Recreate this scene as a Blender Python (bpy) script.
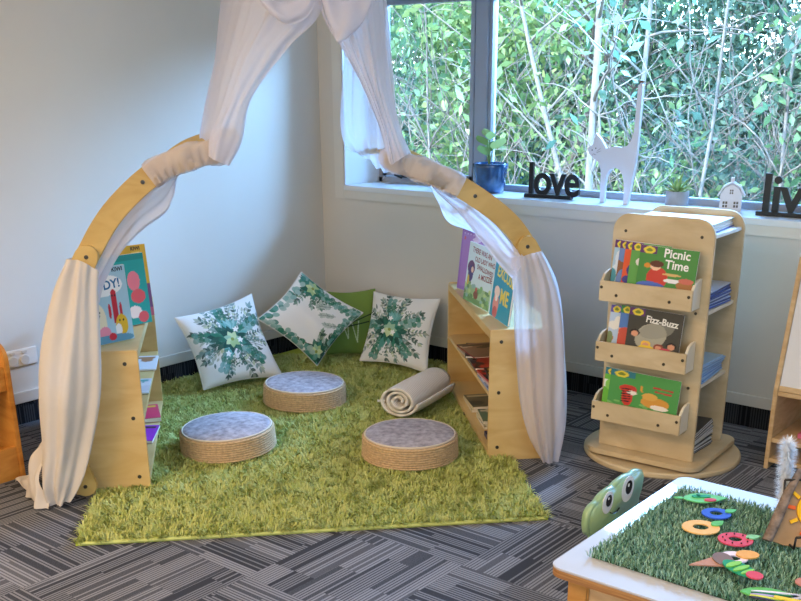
import bpy, bmesh, math, random
import numpy as np
from mathutils import Vector, Matrix, Euler, noise
R = math.radians
for o in list(bpy.data.objects): bpy.data.objects.remove(o)
S = bpy.context.scene
COL = S.collection

# ------------------------------------------------------------------ camera, sky, sun, lights, exposure
cd = bpy.data.cameras.new('camera'); cam = bpy.data.objects.new('camera', cd); COL.objects.link(cam)
cam.location = (4.246, -4.43, 1.5); cam.rotation_euler = (R(90 - 21.2), 0, R(38.5))
cd.sensor_width = 36; cd.lens = 44.944; cd.shift_x = -0.0218; cd.shift_y = 0.2116
cd.clip_start = .05; cd.clip_end = 200
S.camera = cam
W = bpy.data.worlds.new('sky'); S.world = W; W.use_nodes = True
nt = W.node_tree; bg = nt.nodes['Background']
sky = nt.nodes.new('ShaderNodeTexSky'); sky.sky_type = 'NISHITA'; sky.sun_disc = False
sky.sun_elevation = R(48); sky.sun_rotation = R(200); sky.air_density = 1.0; sky.dust_density = .6; sky.ozone_density = 3.0
mixs = nt.nodes.new('ShaderNodeMix'); mixs.data_type = 'RGBA'; mixs.blend_type = 'MULTIPLY'; mixs.inputs[0].default_value = 1
mixs.inputs[7].default_value = (.72, .88, 1.05, 1)      # white balance: daylight reads cool against the warm lamps
nt.links.new(sky.outputs[0], mixs.inputs[6]); nt.links.new(mixs.outputs[2], bg.inputs[0]); bg.inputs[1].default_value = 1.7
sd = bpy.data.lights.new('sun', 'SUN'); sun = bpy.data.objects.new('sun', sd); COL.objects.link(sun)
sd.energy = 7.0; sd.angle = R(.6); sd.color = (1, .95, .86); sun.rotation_euler = (R(40), 0, R(-28))
def area(name, loc, rot, sx, sy, power, color):
    l = bpy.data.lights.new(name, 'AREA'); l.shape = 'RECTANGLE'; l.size = sx; l.size_y = sy; l.energy = power; l.color = color
    o = bpy.data.objects.new(name, l); COL.objects.link(o); o.location = loc; o.rotation_euler = rot; return o
area('ceiling_panel_lamp', (1.5, -4.6, 2.66), (0, 0, 0), 1.2, 1.2, 92, (1, .66, .36))
area('ceiling_panel_lamp', (3.9, -2.6, 2.66), (0, 0, 0), 1.2, 1.2, 22, (1, .82, .60))
area('daylight_from_side_window', (6.3, -4.4, 1.6), (0, R(90), 0), 1.5, 3.0, 70, (.34, .60, 1))
area('daylight_from_rear_window', (3.2, -6.9, 1.7), (R(90), 0, 0), 3.4, 1.5, 66, (1, .84, .62))
area('added_blue_fill_above_window', (1.85, 1.5, 2.46), (R(-60), 0, R(-38)), 2.0, .6, 640, (.26, .54, 1))  # added fill lamp, unseen above the window, puts cool blue on the left wall
S.view_settings.view_transform = 'Standard'; S.view_settings.look = 'None'; S.view_settings.gamma = 1
S.view_settings.exposure = 0.0; S.view_settings.use_curve_mapping = False

# ------------------------------------------------------------------ helpers
def lin(c):
    return tuple(((x / 12.92) if x <= .04045 else ((x + .055) / 1.055) ** 2.4) for x in c)
def hx(s):
    return lin(tuple(int(s[i:i + 2], 16) / 255 for i in (0, 2, 4)))
MATS = {}
def newmat(name):
    m = bpy.data.materials.new(name); m.use_nodes = True
    return m, m.node_tree, m.node_tree.nodes['Principled BSDF']
def mat(name, col, rough=.6, spec=.4, var=0, vs=30, bump=0, bs=200, metal=0, coat=0, trans=0):
    if name in MATS: return MATS[name]
    m, t, b = newmat(name); c = hx(col)
    b.inputs['Base Color'].default_value = (*c, 1); b.inputs['Roughness'].default_value = rough
    b.inputs['Specular IOR Level'].default_value = spec; b.inputs['Metallic'].default_value = metal
    b.inputs['Coat Weight'].default_value = coat
    if trans: b.inputs['Transmission Weight'].default_value = trans
    tc = t.nodes.new('ShaderNodeTexCoord')
    if var:
        n = t.nodes.new('ShaderNodeTexNoise'); n.inputs['Scale'].default_value = vs; n.inputs['Detail'].default_value = 4
        t.links.new(tc.outputs['Object'], n.inputs['Vector'])
        r = t.nodes.new('ShaderNodeValToRGB'); r.color_ramp.elements[0].position = .3; r.color_ramp.elements[1].position = .7
        r.color_ramp.elements[0].color = (*[x * (1 - var) for x in c], 1); r.color_ramp.elements[1].color = (*[min(1, x * (1 + var)) for x in c], 1)
        t.links.new(n.outputs['Fac'], r.inputs[0]); t.links.new(r.outputs[0], b.inputs['Base Color'])
    if bump:
        n = t.nodes.new('ShaderNodeTexNoise'); n.inputs['Scale'].default_value = bs; n.inputs['Detail'].default_value = 3
        t.links.new(tc.outputs['Object'], n.inputs['Vector'])
        k = t.nodes.new('ShaderNodeBump'); k.inputs['Strength'].default_value = bump; k.inputs['Distance'].default_value = .003
        t.links.new(n.outputs['Fac'], k.inputs['Height']); t.links.new(k.outputs[0], b.inputs['Normal'])
    MATS[name] = m; return m
def wood(name, c1, c2, rough=.45, sc=(3, 3, 14), grain=1.0):
    m, t, b = newmat(name)
    tc = t.nodes.new('ShaderNodeTexCoord'); mp = t.nodes.new('ShaderNodeMapping'); mp.inputs['Scale'].default_value = sc
    t.links.new(tc.outputs['Object'], mp.inputs['Vector'])
    n = t.nodes.new('ShaderNodeTexNoise'); n.inputs['Scale'].default_value = 2.2; n.inputs['Detail'].default_value = 6; n.inputs['Distortion'].default_value = 1.2 * grain
    t.links.new(mp.outputs[0], n.inputs['Vector'])
    r = t.nodes.new('ShaderNodeValToRGB'); e = r.color_ramp.elements
    e[0].position = .35; e[1].position = .62; e[0].color = (*hx(c1), 1); e[1].color = (*hx(c2), 1)
    t.links.new(n.outputs['Fac'], r.inputs[0]); t.links.new(r.outputs[0], b.inputs['Base Color'])
    b.inputs['Roughness'].default_value = rough; b.inputs['Coat Weight'].default_value = .12
    MATS[name] = m; return m
def attrmat(name, rough=.5, bump=0, bs=300, sheen=0, coat=0):
    m, t, b = newmat(name); a = t.nodes.new('ShaderNodeVertexColor'); a.layer_name = 'Col'
    t.links.new(a.outputs[0], b.inputs['Base Color']); b.inputs['Roughness'].default_value = rough
    b.inputs['Coat Weight'].default_value = coat
    if bump:
        tc = t.nodes.new('ShaderNodeTexCoord'); n = t.nodes.new('ShaderNodeTexNoise'); n.inputs['Scale'].default_value = bs
        t.links.new(tc.outputs['Object'], n.inputs['Vector'])
        k = t.nodes.new('ShaderNodeBump'); k.inputs['Strength'].default_value = bump; k.inputs['Distance'].default_value = .002
        t.links.new(n.outputs['Fac'], k.inputs['Height']); t.links.new(k.outputs[0], b.inputs['Normal'])
    MATS[name] = m; return m

class MB:
    """collects geometry and links it as ONE mesh object"""
    def __init__(s): s.v = []; s.f = []; s.mi = []; s.c = []; s.col = (.8, .8, .8); s.m = 0; s.usecol = False
    def tint(s, h): s.col = hx(h); s.usecol = True; return s
    def add(s, vs, fs, M=None, cols=None):
        b = len(s.v)
        for i, p in enumerate(vs):
            p = Vector(p)
            s.v.append(tuple(M @ p) if M is not None else tuple(p)); s.c.append(cols[i] if cols is not None else s.col)
        for f in fs: s.f.append(tuple(b + i for i in f)); s.mi.append(s.m)
        return s
    def box(s, a, b, M=None):
        (x0, y0, z0), (x1, y1, z1) = a, b
        vs = [(x0,y0,z0),(x1,y0,z0),(x1,y1,z0),(x0,y1,z0),(x0,y0,z1),(x1,y0,z1),(x1,y1,z1),(x0,y1,z1)]
        return s.add(vs, [(0,3,2,1),(4,5,6,7),(0,1,5,4),(1,2,6,5),(2,3,7,6),(3,0,4,7)], M)
    def prism(s, pts, t, M=None, z0=0):
        """outline in xy extruded along z"""
        n = len(pts)
        ar = sum(pts[i][0]*pts[(i+1)%n][1]-pts[(i+1)%n][0]*pts[i][1] for i in range(n))
        if ar < 0: pts = pts[::-1]
        vs = [(x, y, z0) for x, y in pts] + [(x, y, z0 + t) for x, y in pts]
        fs = [tuple(range(n))[::-1], tuple(range(n, 2*n))] + [(i, (i+1) % n, n+(i+1) % n, n+i) for i in range(n)]
        return s.add(vs, fs, M)
    def ring(s, outer, inner, t, M=None, z0=0):
        n = len(outer)
        vs = [(x,y,z0) for x,y in outer]+[(x,y,z0) for x,y in inner]+[(x,y,z0+t) for x,y in outer]+[(x,y,z0+t) for x,y in inner]
        fs = []
        for i in range(n):
            j = (i+1) % n
            fs += [(2*n+i,2*n+j,3*n+j,3*n+i),(j,i,n+i,n+j),(i,j,2*n+j,2*n+i),(n+j,n+i,3*n+i,3*n+j)]
        return s.add(vs, fs, M)
    def tube(s, pts, rad, n=8, M=None, cap=True, flat=1):
        pts = [Vector(p) for p in pts]; k = len(pts)
        if not hasattr(rad, '__len__'): rad = [rad]*k
        up = Vector((0,0,1)); vs = []
        d0 = (pts[1]-pts[0]).normalized(); a = d0.cross(up)
        if a.length < .1: a = d0.cross(Vector((1,0,0)))
        a.normalize()
        for i, p in enumerate(pts):
            d = (pts[min(i+1,k-1)]-pts[max(i-1,0)]).normalized()
            a = (a - d*a.dot(d)).normalized(); b = d.cross(a)
            for j in range(n):
                t = 2*math.pi*j/n; vs.append(p + rad[i]*(a*math.cos(t)+b*math.sin(t)*flat))
        fs = [(i*n+j, i*n+(j+1)%n, (i+1)*n+(j+1)%n, (i+1)*n+j) for i in range(k-1) for j in range(n)]
        if cap: fs += [tuple(range(n))[::-1], tuple(range((k-1)*n, k*n))]
        return s.add(vs, fs, M)
    def lathe(s, prof, n=32, M=None):
        k = len(prof)
        vs = [(r*math.cos(2*math.pi*j/n), r*math.sin(2*math.pi*j/n), z) for r, z in prof for j in range(n)]
        fs = [(i*n+j, i*n+(j+1)%n, (i+1)*n+(j+1)%n, (i+1)*n+j) for i in range(k-1) for j in range(n)]
        if prof[0][0] > 1e-6: fs.append(tuple(range(n))[::-1])
        if prof[-1][0] > 1e-6: fs.append(tuple(range((k-1)*n, k*n)))
        return s.add(vs, fs, M)
    def ball(s, c, r, n=12, M=None):
        rx, ry, rz = r if hasattr(r, '__len__') else (r, r, r)
        vs = []; fs = []
        for i in range(n+1):
            t = math.pi*i/n
            for j in range(2*n):
                p = math.pi*j/n; vs.append((c[0]+rx*math.sin(t)*math.cos(p), c[1]+ry*math.sin(t)*math.sin(p), c[2]+rz*math.cos(t)))
        for i in range(n):
            for j in range(2*n):
                k = (j+1) % (2*n); fs.append((i*2*n+j, (i+1)*2*n+j, (i+1)*2*n+k, i*2*n+k))
        return s.add(vs, fs, M)
    def grid(s, P, M=None, cols=None):
        """P[i][j] points"""
        a, b = len(P), len(P[0])
        vs = [p for row in P for p in row]
        fs = [(i*b+j, i*b+j+1, (i+1)*b+j+1, (i+1)*b+j) for i in range(a-1) for j in range(b-1)]
        return s.add(vs, fs, M, cols)
    def text(s, body, size, M, extrude=0, offset=0, spacing=1.0, align='CENTER', shear=0):
        cu = bpy.data.curves.new('t', 'FONT'); cu.body = body; cu.size = size; cu.extrude = extrude; cu.offset = offset
        cu.space_character = spacing; cu.align_x = align; cu.resolution_u = 4; cu.shear = shear
        ob = bpy.data.objects.new('t', cu); me = ob.to_mesh()
        s.add([v.co.copy() for v in me.vertices], [tuple(p.vertices) for p in me.polygons], M)
        ob.to_mesh_clear(); bpy.data.objects.remove(ob); bpy.data.curves.remove(cu); return s
    def build(s, name, mats, parent=None, smooth=False, bevel=0, loc=None, seg=2, weld=False):
        me = bpy.data.meshes.new(name)
        me.from_pydata([tuple(p) for p in s.v], [], s.f)
        if not hasattr(mats, '__len__'): mats = [mats]
        for m in mats: me.materials.append(m)
        me.polygons.foreach_set('material_index', s.mi)
        if s.usecol:
            ca = me.color_attributes.new('Col', 'FLOAT_COLOR', 'POINT')
            ca.data.foreach_set('color', np.array([(*c, 1) for c in s.c], dtype=np.float32).ravel())
        if bevel or weld:
            bm = bmesh.new(); bm.from_mesh(me)
            if weld: bmesh.ops.remove_doubles(bm, verts=bm.verts, dist=1e-5)
            if bevel:
                ed = [e for e in bm.edges if len(e.link_faces) == 2 and e.calc_face_angle(0) > R(32)]
                bmesh.ops.bevel(bm, geom=ed, offset=bevel, segments=seg, affect='EDGES', clamp_overlap=True)
            bm.to_mesh(me); bm.free()
        if smooth: me.shade_smooth() if not bevel else None
        if smooth:
            me.polygons.foreach_set('use_smooth', [True]*len(me.polygons))
        me.update()
        o = bpy.data.objects.new(name, me); COL.objects.link(o)
        if parent: o.parent = parent
        if loc is not None: o.location = loc
        return o
def tag(o, label=None, cat=None, group=None, kind=None):
    if label: o['label'] = label
    if cat: o['category'] = cat
    if group: o['group'] = group
    if kind: o['kind'] = kind
    return o
def thing(name, label, cat, loc=(0,0,0), rz=0, group=None, rot=None):
    o = bpy.data.objects.new(name, None); o.empty_display_size = .05; COL.objects.link(o)
    o.location = loc; o.rotation_euler = rot if rot else (0,0,rz)
    return tag(o, label, cat, group)
def struct(o): o['kind'] = 'structure'; return o
def copy_tree(o, parent=None):
    c = o.copy(); COL.objects.link(c)
    if parent: c.parent = parent
    for ch in [x for x in bpy.data.objects if x.parent == o]: copy_tree(ch, c)
    return c
def rrect(x0, y0, x1, y1, r, n=6):
    if not hasattr(r, '__len__'): r = (r, r, r, r)
    out = []
    for (cx, cy, a0, q) in ((x1-r[0], y0+r[0], -90, r[0]), (x1-r[1], y1-r[1], 0, r[1]), (x0+r[2], y1-r[2], 90, r[2]), (x0+r[3], y0+r[3], 180, r[3])):
        if q <= 0: out.append((cx, cy)); continue
        for i in range(n+1):
            a = R(a0 + 90*i/n); out.append((cx+q*math.cos(a), cy+q*math.sin(a)))
    return out
def circ(cx, cy, rx, ry=None, n=28, rot=0):
    ry = ry or rx; c, s = math.cos(rot), math.sin(rot)
    return [(cx+rx*math.cos(t)*c-ry*math.sin(t)*s, cy+rx*math.cos(t)*s+ry*math.sin(t)*c) for t in [2*math.pi*i/n for i in range(n)]]
def catmull(P, n):
    """resample a list of vectors (np arrays) to n points by Catmull-Rom"""
    P = [np.array(p, float) for p in P]; k = len(P); out = []
    for i in range(n):
        t = i/(n-1)*(k-1); j = min(int(t), k-2); u = t-j
        p0, p1, p2, p3 = P[max(j-1,0)], P[j], P[j+1], P[min(j+2,k-1)]
        out.append(.5*((2*p1)+(-p0+p2)*u+(2*p0-5*p1+4*p2-p3)*u*u+(-p0+3*p1-3*p2+p3)*u**3))
    return out
def frame(origin, xdir, zdir):
    """matrix whose x axis is xdir and z axis is (orthogonalised) zdir"""
    x = Vector(xdir).normalized(); z = Vector(zdir); z = (z - x*z.dot(x)).normalized(); y = z.cross(x)
    M = Matrix((( x[0],y[0],z[0],origin[0]),(x[1],y[1],z[1],origin[1]),(x[2],y[2],z[2],origin[2]),(0,0,0,1))); return M

class Canvas:
    """a small printed picture, kept as colours on the vertices of a fine grid"""
    def __init__(s, nx, ny, base, w=1.0, h=1.0):
        s.nx, s.ny = nx, ny; s.a = np.zeros((ny, nx, 3)); s.a[:] = hx(base)
        s.X, s.Y = np.meshgrid(np.linspace(0, w, nx), np.linspace(0, h, ny))
    def put(s, mask, c, al=1): cc = np.array(hx(c)); s.a[mask] = s.a[mask]*(1-al)+cc*al; return s
    def rect(s, x0, y0, x1, y1, c, al=1): return s.put((s.X>=x0)&(s.X<=x1)&(s.Y>=y0)&(s.Y<=y1), c, al)
    def ell(s, cx, cy, rx, ry, c, rot=0, al=1):
        dx, dy = s.X-cx, s.Y-cy; u = dx*math.cos(rot)+dy*math.sin(rot); v = -dx*math.sin(rot)+dy*math.cos(rot)
        return s.put((u/rx)**2+(v/ry)**2 <= 1, c, al)
    def leaf(s, x, y, L, w, rot, c, al=1):
        dx, dy = s.X-x, s.Y-y; u = (dx*math.cos(rot)+dy*math.sin(rot))/L; v = (-dx*math.sin(rot)+dy*math.cos(rot))/w
        uu = np.clip(u, 0, 1); return s.put((u>=0)&(u<=1)&(np.abs(v) <= np.sin(np.pi*uu**.8)*.5), c, al)
    def line(s, x0, y0, x1, y1, w, c, al=1):
        L = math.hypot(x1-x0, y1-y0)+1e-9; ux, uy = (x1-x0)/L, (y1-y0)/L
        u = (s.X-x0)*ux+(s.Y-y0)*uy; v = -(s.X-x0)*uy+(s.Y-y0)*ux
        return s.put((u>=0)&(u<=L)&(np.abs(v)<=w/2), c, al)
    def cols(s): return [tuple(q) for q in s.a.reshape(-1, 3)]

# ------------------------------------------------------------------ materials
PLY = wood('birch_ply', 'CDAA6C', 'DABC80', .42, (1.2, 1.2, 5))
PLYA = wood('birch_ply_arch', 'B8964F', 'CDAE68', .42, (1.5, 1.5, 4))
PLYE = mat('ply_edge', 'E6DCC4', .55)
PLYG = wood('pale_ply', 'C4AE86', 'D6C29C', .4, (1.5, 1.5, 4))
ORW = wood('honey_wood', 'B87830', 'CE9244', .4, (2, 2, 8))
SCREW = mat('screw_steel', '5A564C', .35, metal=.8)
WALLP = mat('wall_paint', 'D3D0C8', .85, .2, var=.015, vs=3, bump=.06, bs=500)
TRIM = mat('trim_paint', 'D9D7CF', .5)
SILL = mat('sill_paint', 'DDE3E8', .3)
ALU = mat('window_aluminium', 'A4AAB4', .45, metal=.1)
BLK = mat('black_plastic', '15161A', .4)
WHT = mat('white_plastic', 'E8E8E4', .4)
PRINT = attrmat('printed_paper', .35, coat=.25)
FABPRINT = attrmat('printed_cotton', .9, .25, 700)
FOAM = attrmat('craft_foam', .8, .1, 400)

def carpet(name, floor=True):
    m, t, b = newmat(name); L = t.links.new; N = t.nodes.new
    def mth(op, a, bb=None, c=None):
        n = N('ShaderNodeMath'); n.operation = op
        for i, q in enumerate((a, bb, c)):
            if q is None: continue
            if isinstance(q, (int, float)): n.inputs[i].default_value = q
            else: L(q, n.inputs[i])
        return n.outputs[0]
    geo = N('ShaderNodeNewGeometry'); sp = N('ShaderNodeSeparateXYZ'); L(geo.outputs['Position'], sp.inputs[0])
    X, Y, Z = sp.outputs
    if not floor: u = mth('ADD', X, Y); st = mth('MULTIPLY', u, 1.0); vv = Z; cellx = mth('MULTIPLY', u, 0.0); celly = cellx
    else:
        T = 2.0
        cx = mth('FLOOR', mth('MULTIPLY', X, T)); cy = mth('FLOOR', mth('MULTIPLY', Y, T))
        par = mth('MODULO', mth('ABSOLUTE', mth('ADD', cx, cy)), 2)
        inv = mth('SUBTRACT', 1, par)
        st = mth('ADD', mth('MULTIPLY', X, par), mth('MULTIPLY', Y, inv))
        vv = mth('ADD', mth('MULTIPLY', Y, par), mth('MULTIPLY', X, inv))
        cellx, celly = cx, cy
    # ribbed line ends: the strip pattern breaks into lengths
    band = mth('FLOOR', mth('MULTIPLY', st, 11)); 
    sh = N('ShaderNodeTexWhiteNoise'); sh.noise_dimensions = '3D'; cb = N('ShaderNodeCombineXYZ'); L(band, cb.inputs[0]); L(cellx, cb.inputs[1]); L(celly, cb.inputs[2]); L(cb.outputs[0], sh.inputs['Vector'])
    seg = mth('FLOOR', mth('ADD', mth('MULTIPLY', vv, 3.2), mth('MULTIPLY', sh.outputs['Value'], 5)))
    w2 = N('ShaderNodeTexWhiteNoise'); w2.noise_dimensions = '3D'; cb2 = N('ShaderNodeCombineXYZ'); L(seg, cb2.inputs[0]); L(band, cb2.inputs[1]); L(mth('ADD', cellx, mth('MULTIPLY', celly, 7)), cb2.inputs[2]); L(cb2.outputs[0], w2.inputs['Vector'])
    # fine ribs
    rib = mth('FLOOR', mth('MULTIPLY', st, 84)); w3 = N('ShaderNodeTexWhiteNoise'); w3.noise_dimensions = '3D'
    cb3 = N('ShaderNodeCombineXYZ'); L(rib, cb3.inputs[0]); L(seg, cb3.inputs[1]); L(cellx, cb3.inputs[2]); L(cb3.outputs[0], w3.inputs['Vector'])
    fr = mth('FRACT', mth('MULTIPLY', st, 84)); edge = mth('LESS_THAN', mth('ABSOLUTE', mth('SUBTRACT', fr, .5)), .30)
    lightrib = mth('MULTIPLY', mth('GREATER_THAN', w3.outputs['Value'], .28), edge)
    val = mth('ADD', mth('MULTIPLY', w2.outputs['Value'], .34), mth('MULTIPLY', lightrib, .5))
    gr = N('ShaderNodeTexNoise'); gr.inputs['Scale'].default_value = 260; L(geo.outputs['Position'], gr.inputs['Vector'])
    val = mth('ADD', val, mth('MULTIPLY', mth('SUBTRACT', gr.outputs['Fac'], .5), .5))
    cr = N('ShaderNodeValToRGB'); e = cr.color_ramp.elements
    if floor: e[0].color = (*hx('3C3F46'), 1); e[1].color = (*hx('989AA0'), 1); e[0].position = .1; e[1].position = .95
    else: e[0].color = (*hx('191C22'), 1); e[1].color = (*hx('4A4C50'), 1); e[0].position = .2; e[1].position = 1
    L(val, cr.inputs[0]); L(cr.outputs[0], b.inputs['Base Color']); b.inputs['Roughness'].default_value = .95; b.inputs['Specular IOR Level'].default_value = .1
    bp = N('ShaderNodeBump'); bp.inputs['Strength'].default_value = .5; bp.inputs['Distance'].default_value = .003; L(val, bp.inputs['Height']); L(bp.outputs[0], b.inputs['Normal'])
    return m
CARPET = carpet('carpet_tiles'); CARPETS = carpet('carpet_skirting', False)

def cloth_mat(name, col, tr, transl):
    m = bpy.data.materials.new(name); m.use_nodes = True; t = m.node_tree; t.nodes.clear(); N = t.nodes.new; L = t.links.new
    o = N('ShaderNodeOutputMaterial'); d = N('ShaderNodeBsdfDiffuse'); d.inputs[0].default_value = (*hx(col), 1)
    tl = N('ShaderNodeBsdfTranslucent'); tl.inputs[0].default_value = (*hx(col), 1); tp = N('ShaderNodeBsdfTransparent')
    a = N('ShaderNodeMixShader'); a.inputs[0].default_value = transl; L(d.outputs[0], a.inputs[1]); L(tl.outputs[0], a.inputs[2])
    c = N('ShaderNodeMixShader'); c.inputs[0].default_value = tr; L(a.outputs[0], c.inputs[1]); L(tp.outputs[0], c.inputs[2]); L(c.outputs[0], o.inputs[0])
    tc = N('ShaderNodeTexCoord'); n = N('ShaderNodeTexNoise'); n.inputs['Scale'].default_value = 14; L(tc.outputs['Object'], n.inputs['Vector'])
    bp = N('ShaderNodeBump'); bp.inputs['Strength'].default_value = .35; bp.inputs['Distance'].default_value = .02; L(n.outputs['Fac'], bp.inputs['Height']); L(bp.outputs[0], d.inputs['Normal'])
    return m
SHEER = cloth_mat('sheer_white', 'E2E0EA', .16, .4)
SHEER3 = cloth_mat('sheer_soft', 'E2E0EA', .30, .4)
SHEER2 = cloth_mat('sheer_thin', 'E6E4EE', .42, .4)
CLOTH = cloth_mat('white_muslin', 'DED8D0', .03, .25)

# ------------------------------------------------------------------ the room
RX, RY, H = 6.4, -7.0, 2.7
struct(MB().box((-.2, RY-.2, -.1), (RX+.2, .4, 0)).build('floor', CARPET))
struct(MB().box((-.2, RY-.2, H), (RX+.2, .7, H+.15)).build('ceiling', mat('ceiling_white', 'E6E4DF', .9)))
struct(MB().box((-.2, RY, 0), (0, .4, H)).build('wall_left', WALLP))
WX0, WX1, WZ0, WZ1 = .19, 4.9, .946, 1.96
wb = MB(); wb.box((0, 0, 0), (RX, .38, WZ0-.03)); wb.box((0, 0, WZ1), (RX, .38, H)); wb.box((0, 0, WZ0-.03), (WX0, .38, WZ1)); wb.box((WX1, 0, WZ0-.03), (RX, .38, WZ1))
struct(wb.build('wall_back', WALLP))
struct(MB().box((RX, RY, 0), (RX+.2, .4, H)).build('wall_right', WALLP))
struct(MB().box((-.2, RY-.2, 0), (RX+.2, RY, H)).build('wall_rear', WALLP))
# painted timber skirting with carpet skirting beneath
struct(MB().box((0, RY, .10), (.014, -.001, .152)).build('baseboard_left', TRIM, bevel=.002))
struct(MB().box((.014, -.014, .10), (RX, 0, .152)).build('baseboard_back', TRIM, bevel=.002))
struct(MB().box((0, RY, 0), (.008, -.001, .10)).build('trim_1', CARPETS))
struct(MB().box((.008, -.008, 0), (RX, 0, .10)).build('trim_2', CARPETS))
# architrave, sill and reveals
t = MB()
t.box((WX0-.075, -.014, WZ0-.075), (WX0, 0, WZ1+.07)); t.box((WX0, -.014, WZ0-.075), (WX1+.07, 0, WZ0-.012)); t.box((WX0, -.014, WZ1), (WX1+.07, 0, WZ1+.07)); t.box((WX1, -.014, WZ0-.012), (WX1+.07, 0, WZ1))
struct(t.build('trim_3', TRIM, bevel=.002))
struct(MB().box((WX0-.002, -.02, WZ0-.028), (WX1, .36, WZ0)).build('trim_4', SILL, bevel=.003))
t = MB(); t.box((WX0-.006, -.012, WZ0), (WX0+.006, .36, WZ1)); t.box((WX1-.006, -.012, WZ0), (WX1+.006, .36, WZ1)); t.box((WX0, -.012, WZ1-.006), (WX1, .36, WZ1+.006))
struct(t.build('trim_5', SILL, bevel=.002))
# aluminium window frame with one opening sash at the left, fixed pane at the right
wy0, wy1 = .29, .35
w1 = bpy.data.objects.new('window_1', None); COL.objects.link(w1); struct(w1)
MX0, MX1 = .885, .985
t = MB(); t.box((WX0, wy0, WZ0), (WX1, wy1, WZ0+.03)); t.box((WX0, wy0, WZ1-.055), (WX1, wy1, WZ1)); t.box((WX0, wy0, WZ0), (WX0+.03, wy1, WZ1)); t.box((WX1-.03, wy0, WZ0), (WX1, wy1, WZ1)); t.box((MX0, wy0-.004, WZ0), (MX1-.02, wy1, WZ1)); t.box((MX1-.018, wy0+.01, WZ0), (MX1, wy1, WZ1))
t.build('window_frame', ALU, w1, bevel=.002)
t = MB(); t.box((WX0+.035, wy0-.006, WZ0+.035), (MX0-.004, wy1-.02, WZ0+.065)); t.box((WX0+.035, wy0-.006, WZ1-.058), (MX0-.004, wy1-.02, WZ1-.04)); t.box((WX0+.035, wy0-.006, WZ0+.035), (WX0+.07, wy1-.02, WZ1-.055)); t.box((MX0-.03, wy0-.006, WZ0+.035), (MX0-.004, wy1-.02, WZ1-.055))
t.build('window_sash', ALU, w1, bevel=.002)
t = MB(); t.box((.37, wy0-.035, WZ0+.035), (.43, wy0-.006, WZ0+.055)); t.tube([(.385, wy0-.03, WZ0+.045), (.37, wy0-.06, WZ0+.05), (.43, wy0-.075, WZ0+.04)], .008)
t.build('window_winder', BLK, w1, bevel=.003)
gl = bpy.data.materials.new('window_glass'); gl.use_nodes = True; g = gl.node_tree; g.nodes.clear()
go = g.nodes.new('ShaderNodeOutputMaterial'); gt = g.nodes.new('ShaderNodeBsdfTransparent'); gt.inputs[0].default_value = (.93, .97, .98, 1); gg = g.nodes.new('ShaderNodeBsdfGlossy'); gg.inputs['Roughness'].default_value = .02
gm = g.nodes.new('ShaderNodeMixShader'); fr = g.nodes.new('ShaderNodeFresnel'); fr.inputs[0].default_value = 1.35; g.links.new(fr.outputs[0], gm.inputs[0]); g.links.new(gt.outputs[0], gm.inputs[1]); g.links.new(gg.outputs[0], gm.inputs[2]); g.links.new(gm.outputs[0], go.inputs[0])
MB().box((MX1-.01, .325, WZ0+.02), (WX1-.02, .331, WZ1-.04)).build('window_pane', gl, w1)
MB().box((WX0+.06, .325, WZ0+.06), (MX0-.02, .331, WZ1-.07)).build('window_pane', gl, w1)
# rolled-up blind at the head of the window
b = thing('roller_blind', 'dark grey roller blind rolled up at the window head', 'blind', (0, 0, 0))
MB().tube([(WX0+.02, .24, 1.942), (WX1-.02, .24, 1.942)], .0165, 16).build('blind_roll', mat('blind_grey', '5A5C60', .8), b, smooth=True)
MB().box((WX0+.02, .236, 1.918), (WX1-.02, .244, 1.928)).build('bottom_bar', mat('blind_bar', '9AA0A8', .5), b)
# power outlet
p = thing('power_outlet', 'white double power outlet on the left wall above the skirting', 'power outlet', (0, -2.065, .312))
fpl = MB().box((0.0, -.098, -.04), (.009, .098, .04)).build('face_plate', WHT, p, bevel=.003)
for yy in (-.03, .03):
    MB().lathe([(.0235, 0), (.0235, .004), (.021, .005), (.001, .005)], 24, Matrix.Translation((.009, yy, -.012)) @ Matrix.Rotation(R(90), 4, 'Y')).build('socket', mat('socket_white', 'D6D6D2', .5), fpl)
    MB().prism(rrect(-.012, -.006, .012, .006, .004), .004, frame((.009, yy+.002, .025), (0, 1, 0), (1, 0, 0))).build('switch', mat('socket_white', 'D6D6D2', .5), fpl)

# ------------------------------------------------------------------ outside
rng = random.Random(7)
GR = mat('garden_soil', '5B5140', .95, var=.3, vs=4)
struct(MB().box((-30, .42, -.3), (25, 40, 0)).build('ground', GR))
def leafmat(name, c, c2):
    m, t, b = newmat(name); oi = t.nodes.new('ShaderNodeNewGeometry')
    r = t.nodes.new('ShaderNodeValToRGB'); e = r.color_ramp.elements; e[0].color = (*hx(c), 1); e[1].color = (*hx(c2), 1)
    t.links.new(oi.outputs['Random Per Island'], r.inputs[0]); t.links.new(r.outputs[0], b.inputs['Base Color'])
    b.inputs['Roughness'].default_value = .42; tl = t.nodes.new('ShaderNodeBsdfTranslucent'); t.links.new(r.outputs[0], tl.inputs[0])
    mx = t.nodes.new('ShaderNodeMixShader'); mx.inputs[0].default_value = .3; out = t.nodes['Material Output']
    t.links.new(b.outputs[0], mx.inputs[1]); t.links.new(tl.outputs[0], mx.inputs[2]); t.links.new(mx.outputs[0], out.inputs[0]); return m
LM = [leafmat('leaf_dark', '33604A', '7B9E74'), leafmat('leaf_mid', '477650', '8FB070'), leafmat('leaf_bright', '67904C', 'B4C47A'), leafmat('leaf_blue', '46705C', '8AA68A')]
BARK = mat('pale_bark', '978A7D', .8, var=.2, vs=12); BARKD = mat('dark_bark', '6B5E54', .85, var=.2, vs=12)
TWIG = mat('pale_twig', '988C80', .8)
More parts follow.
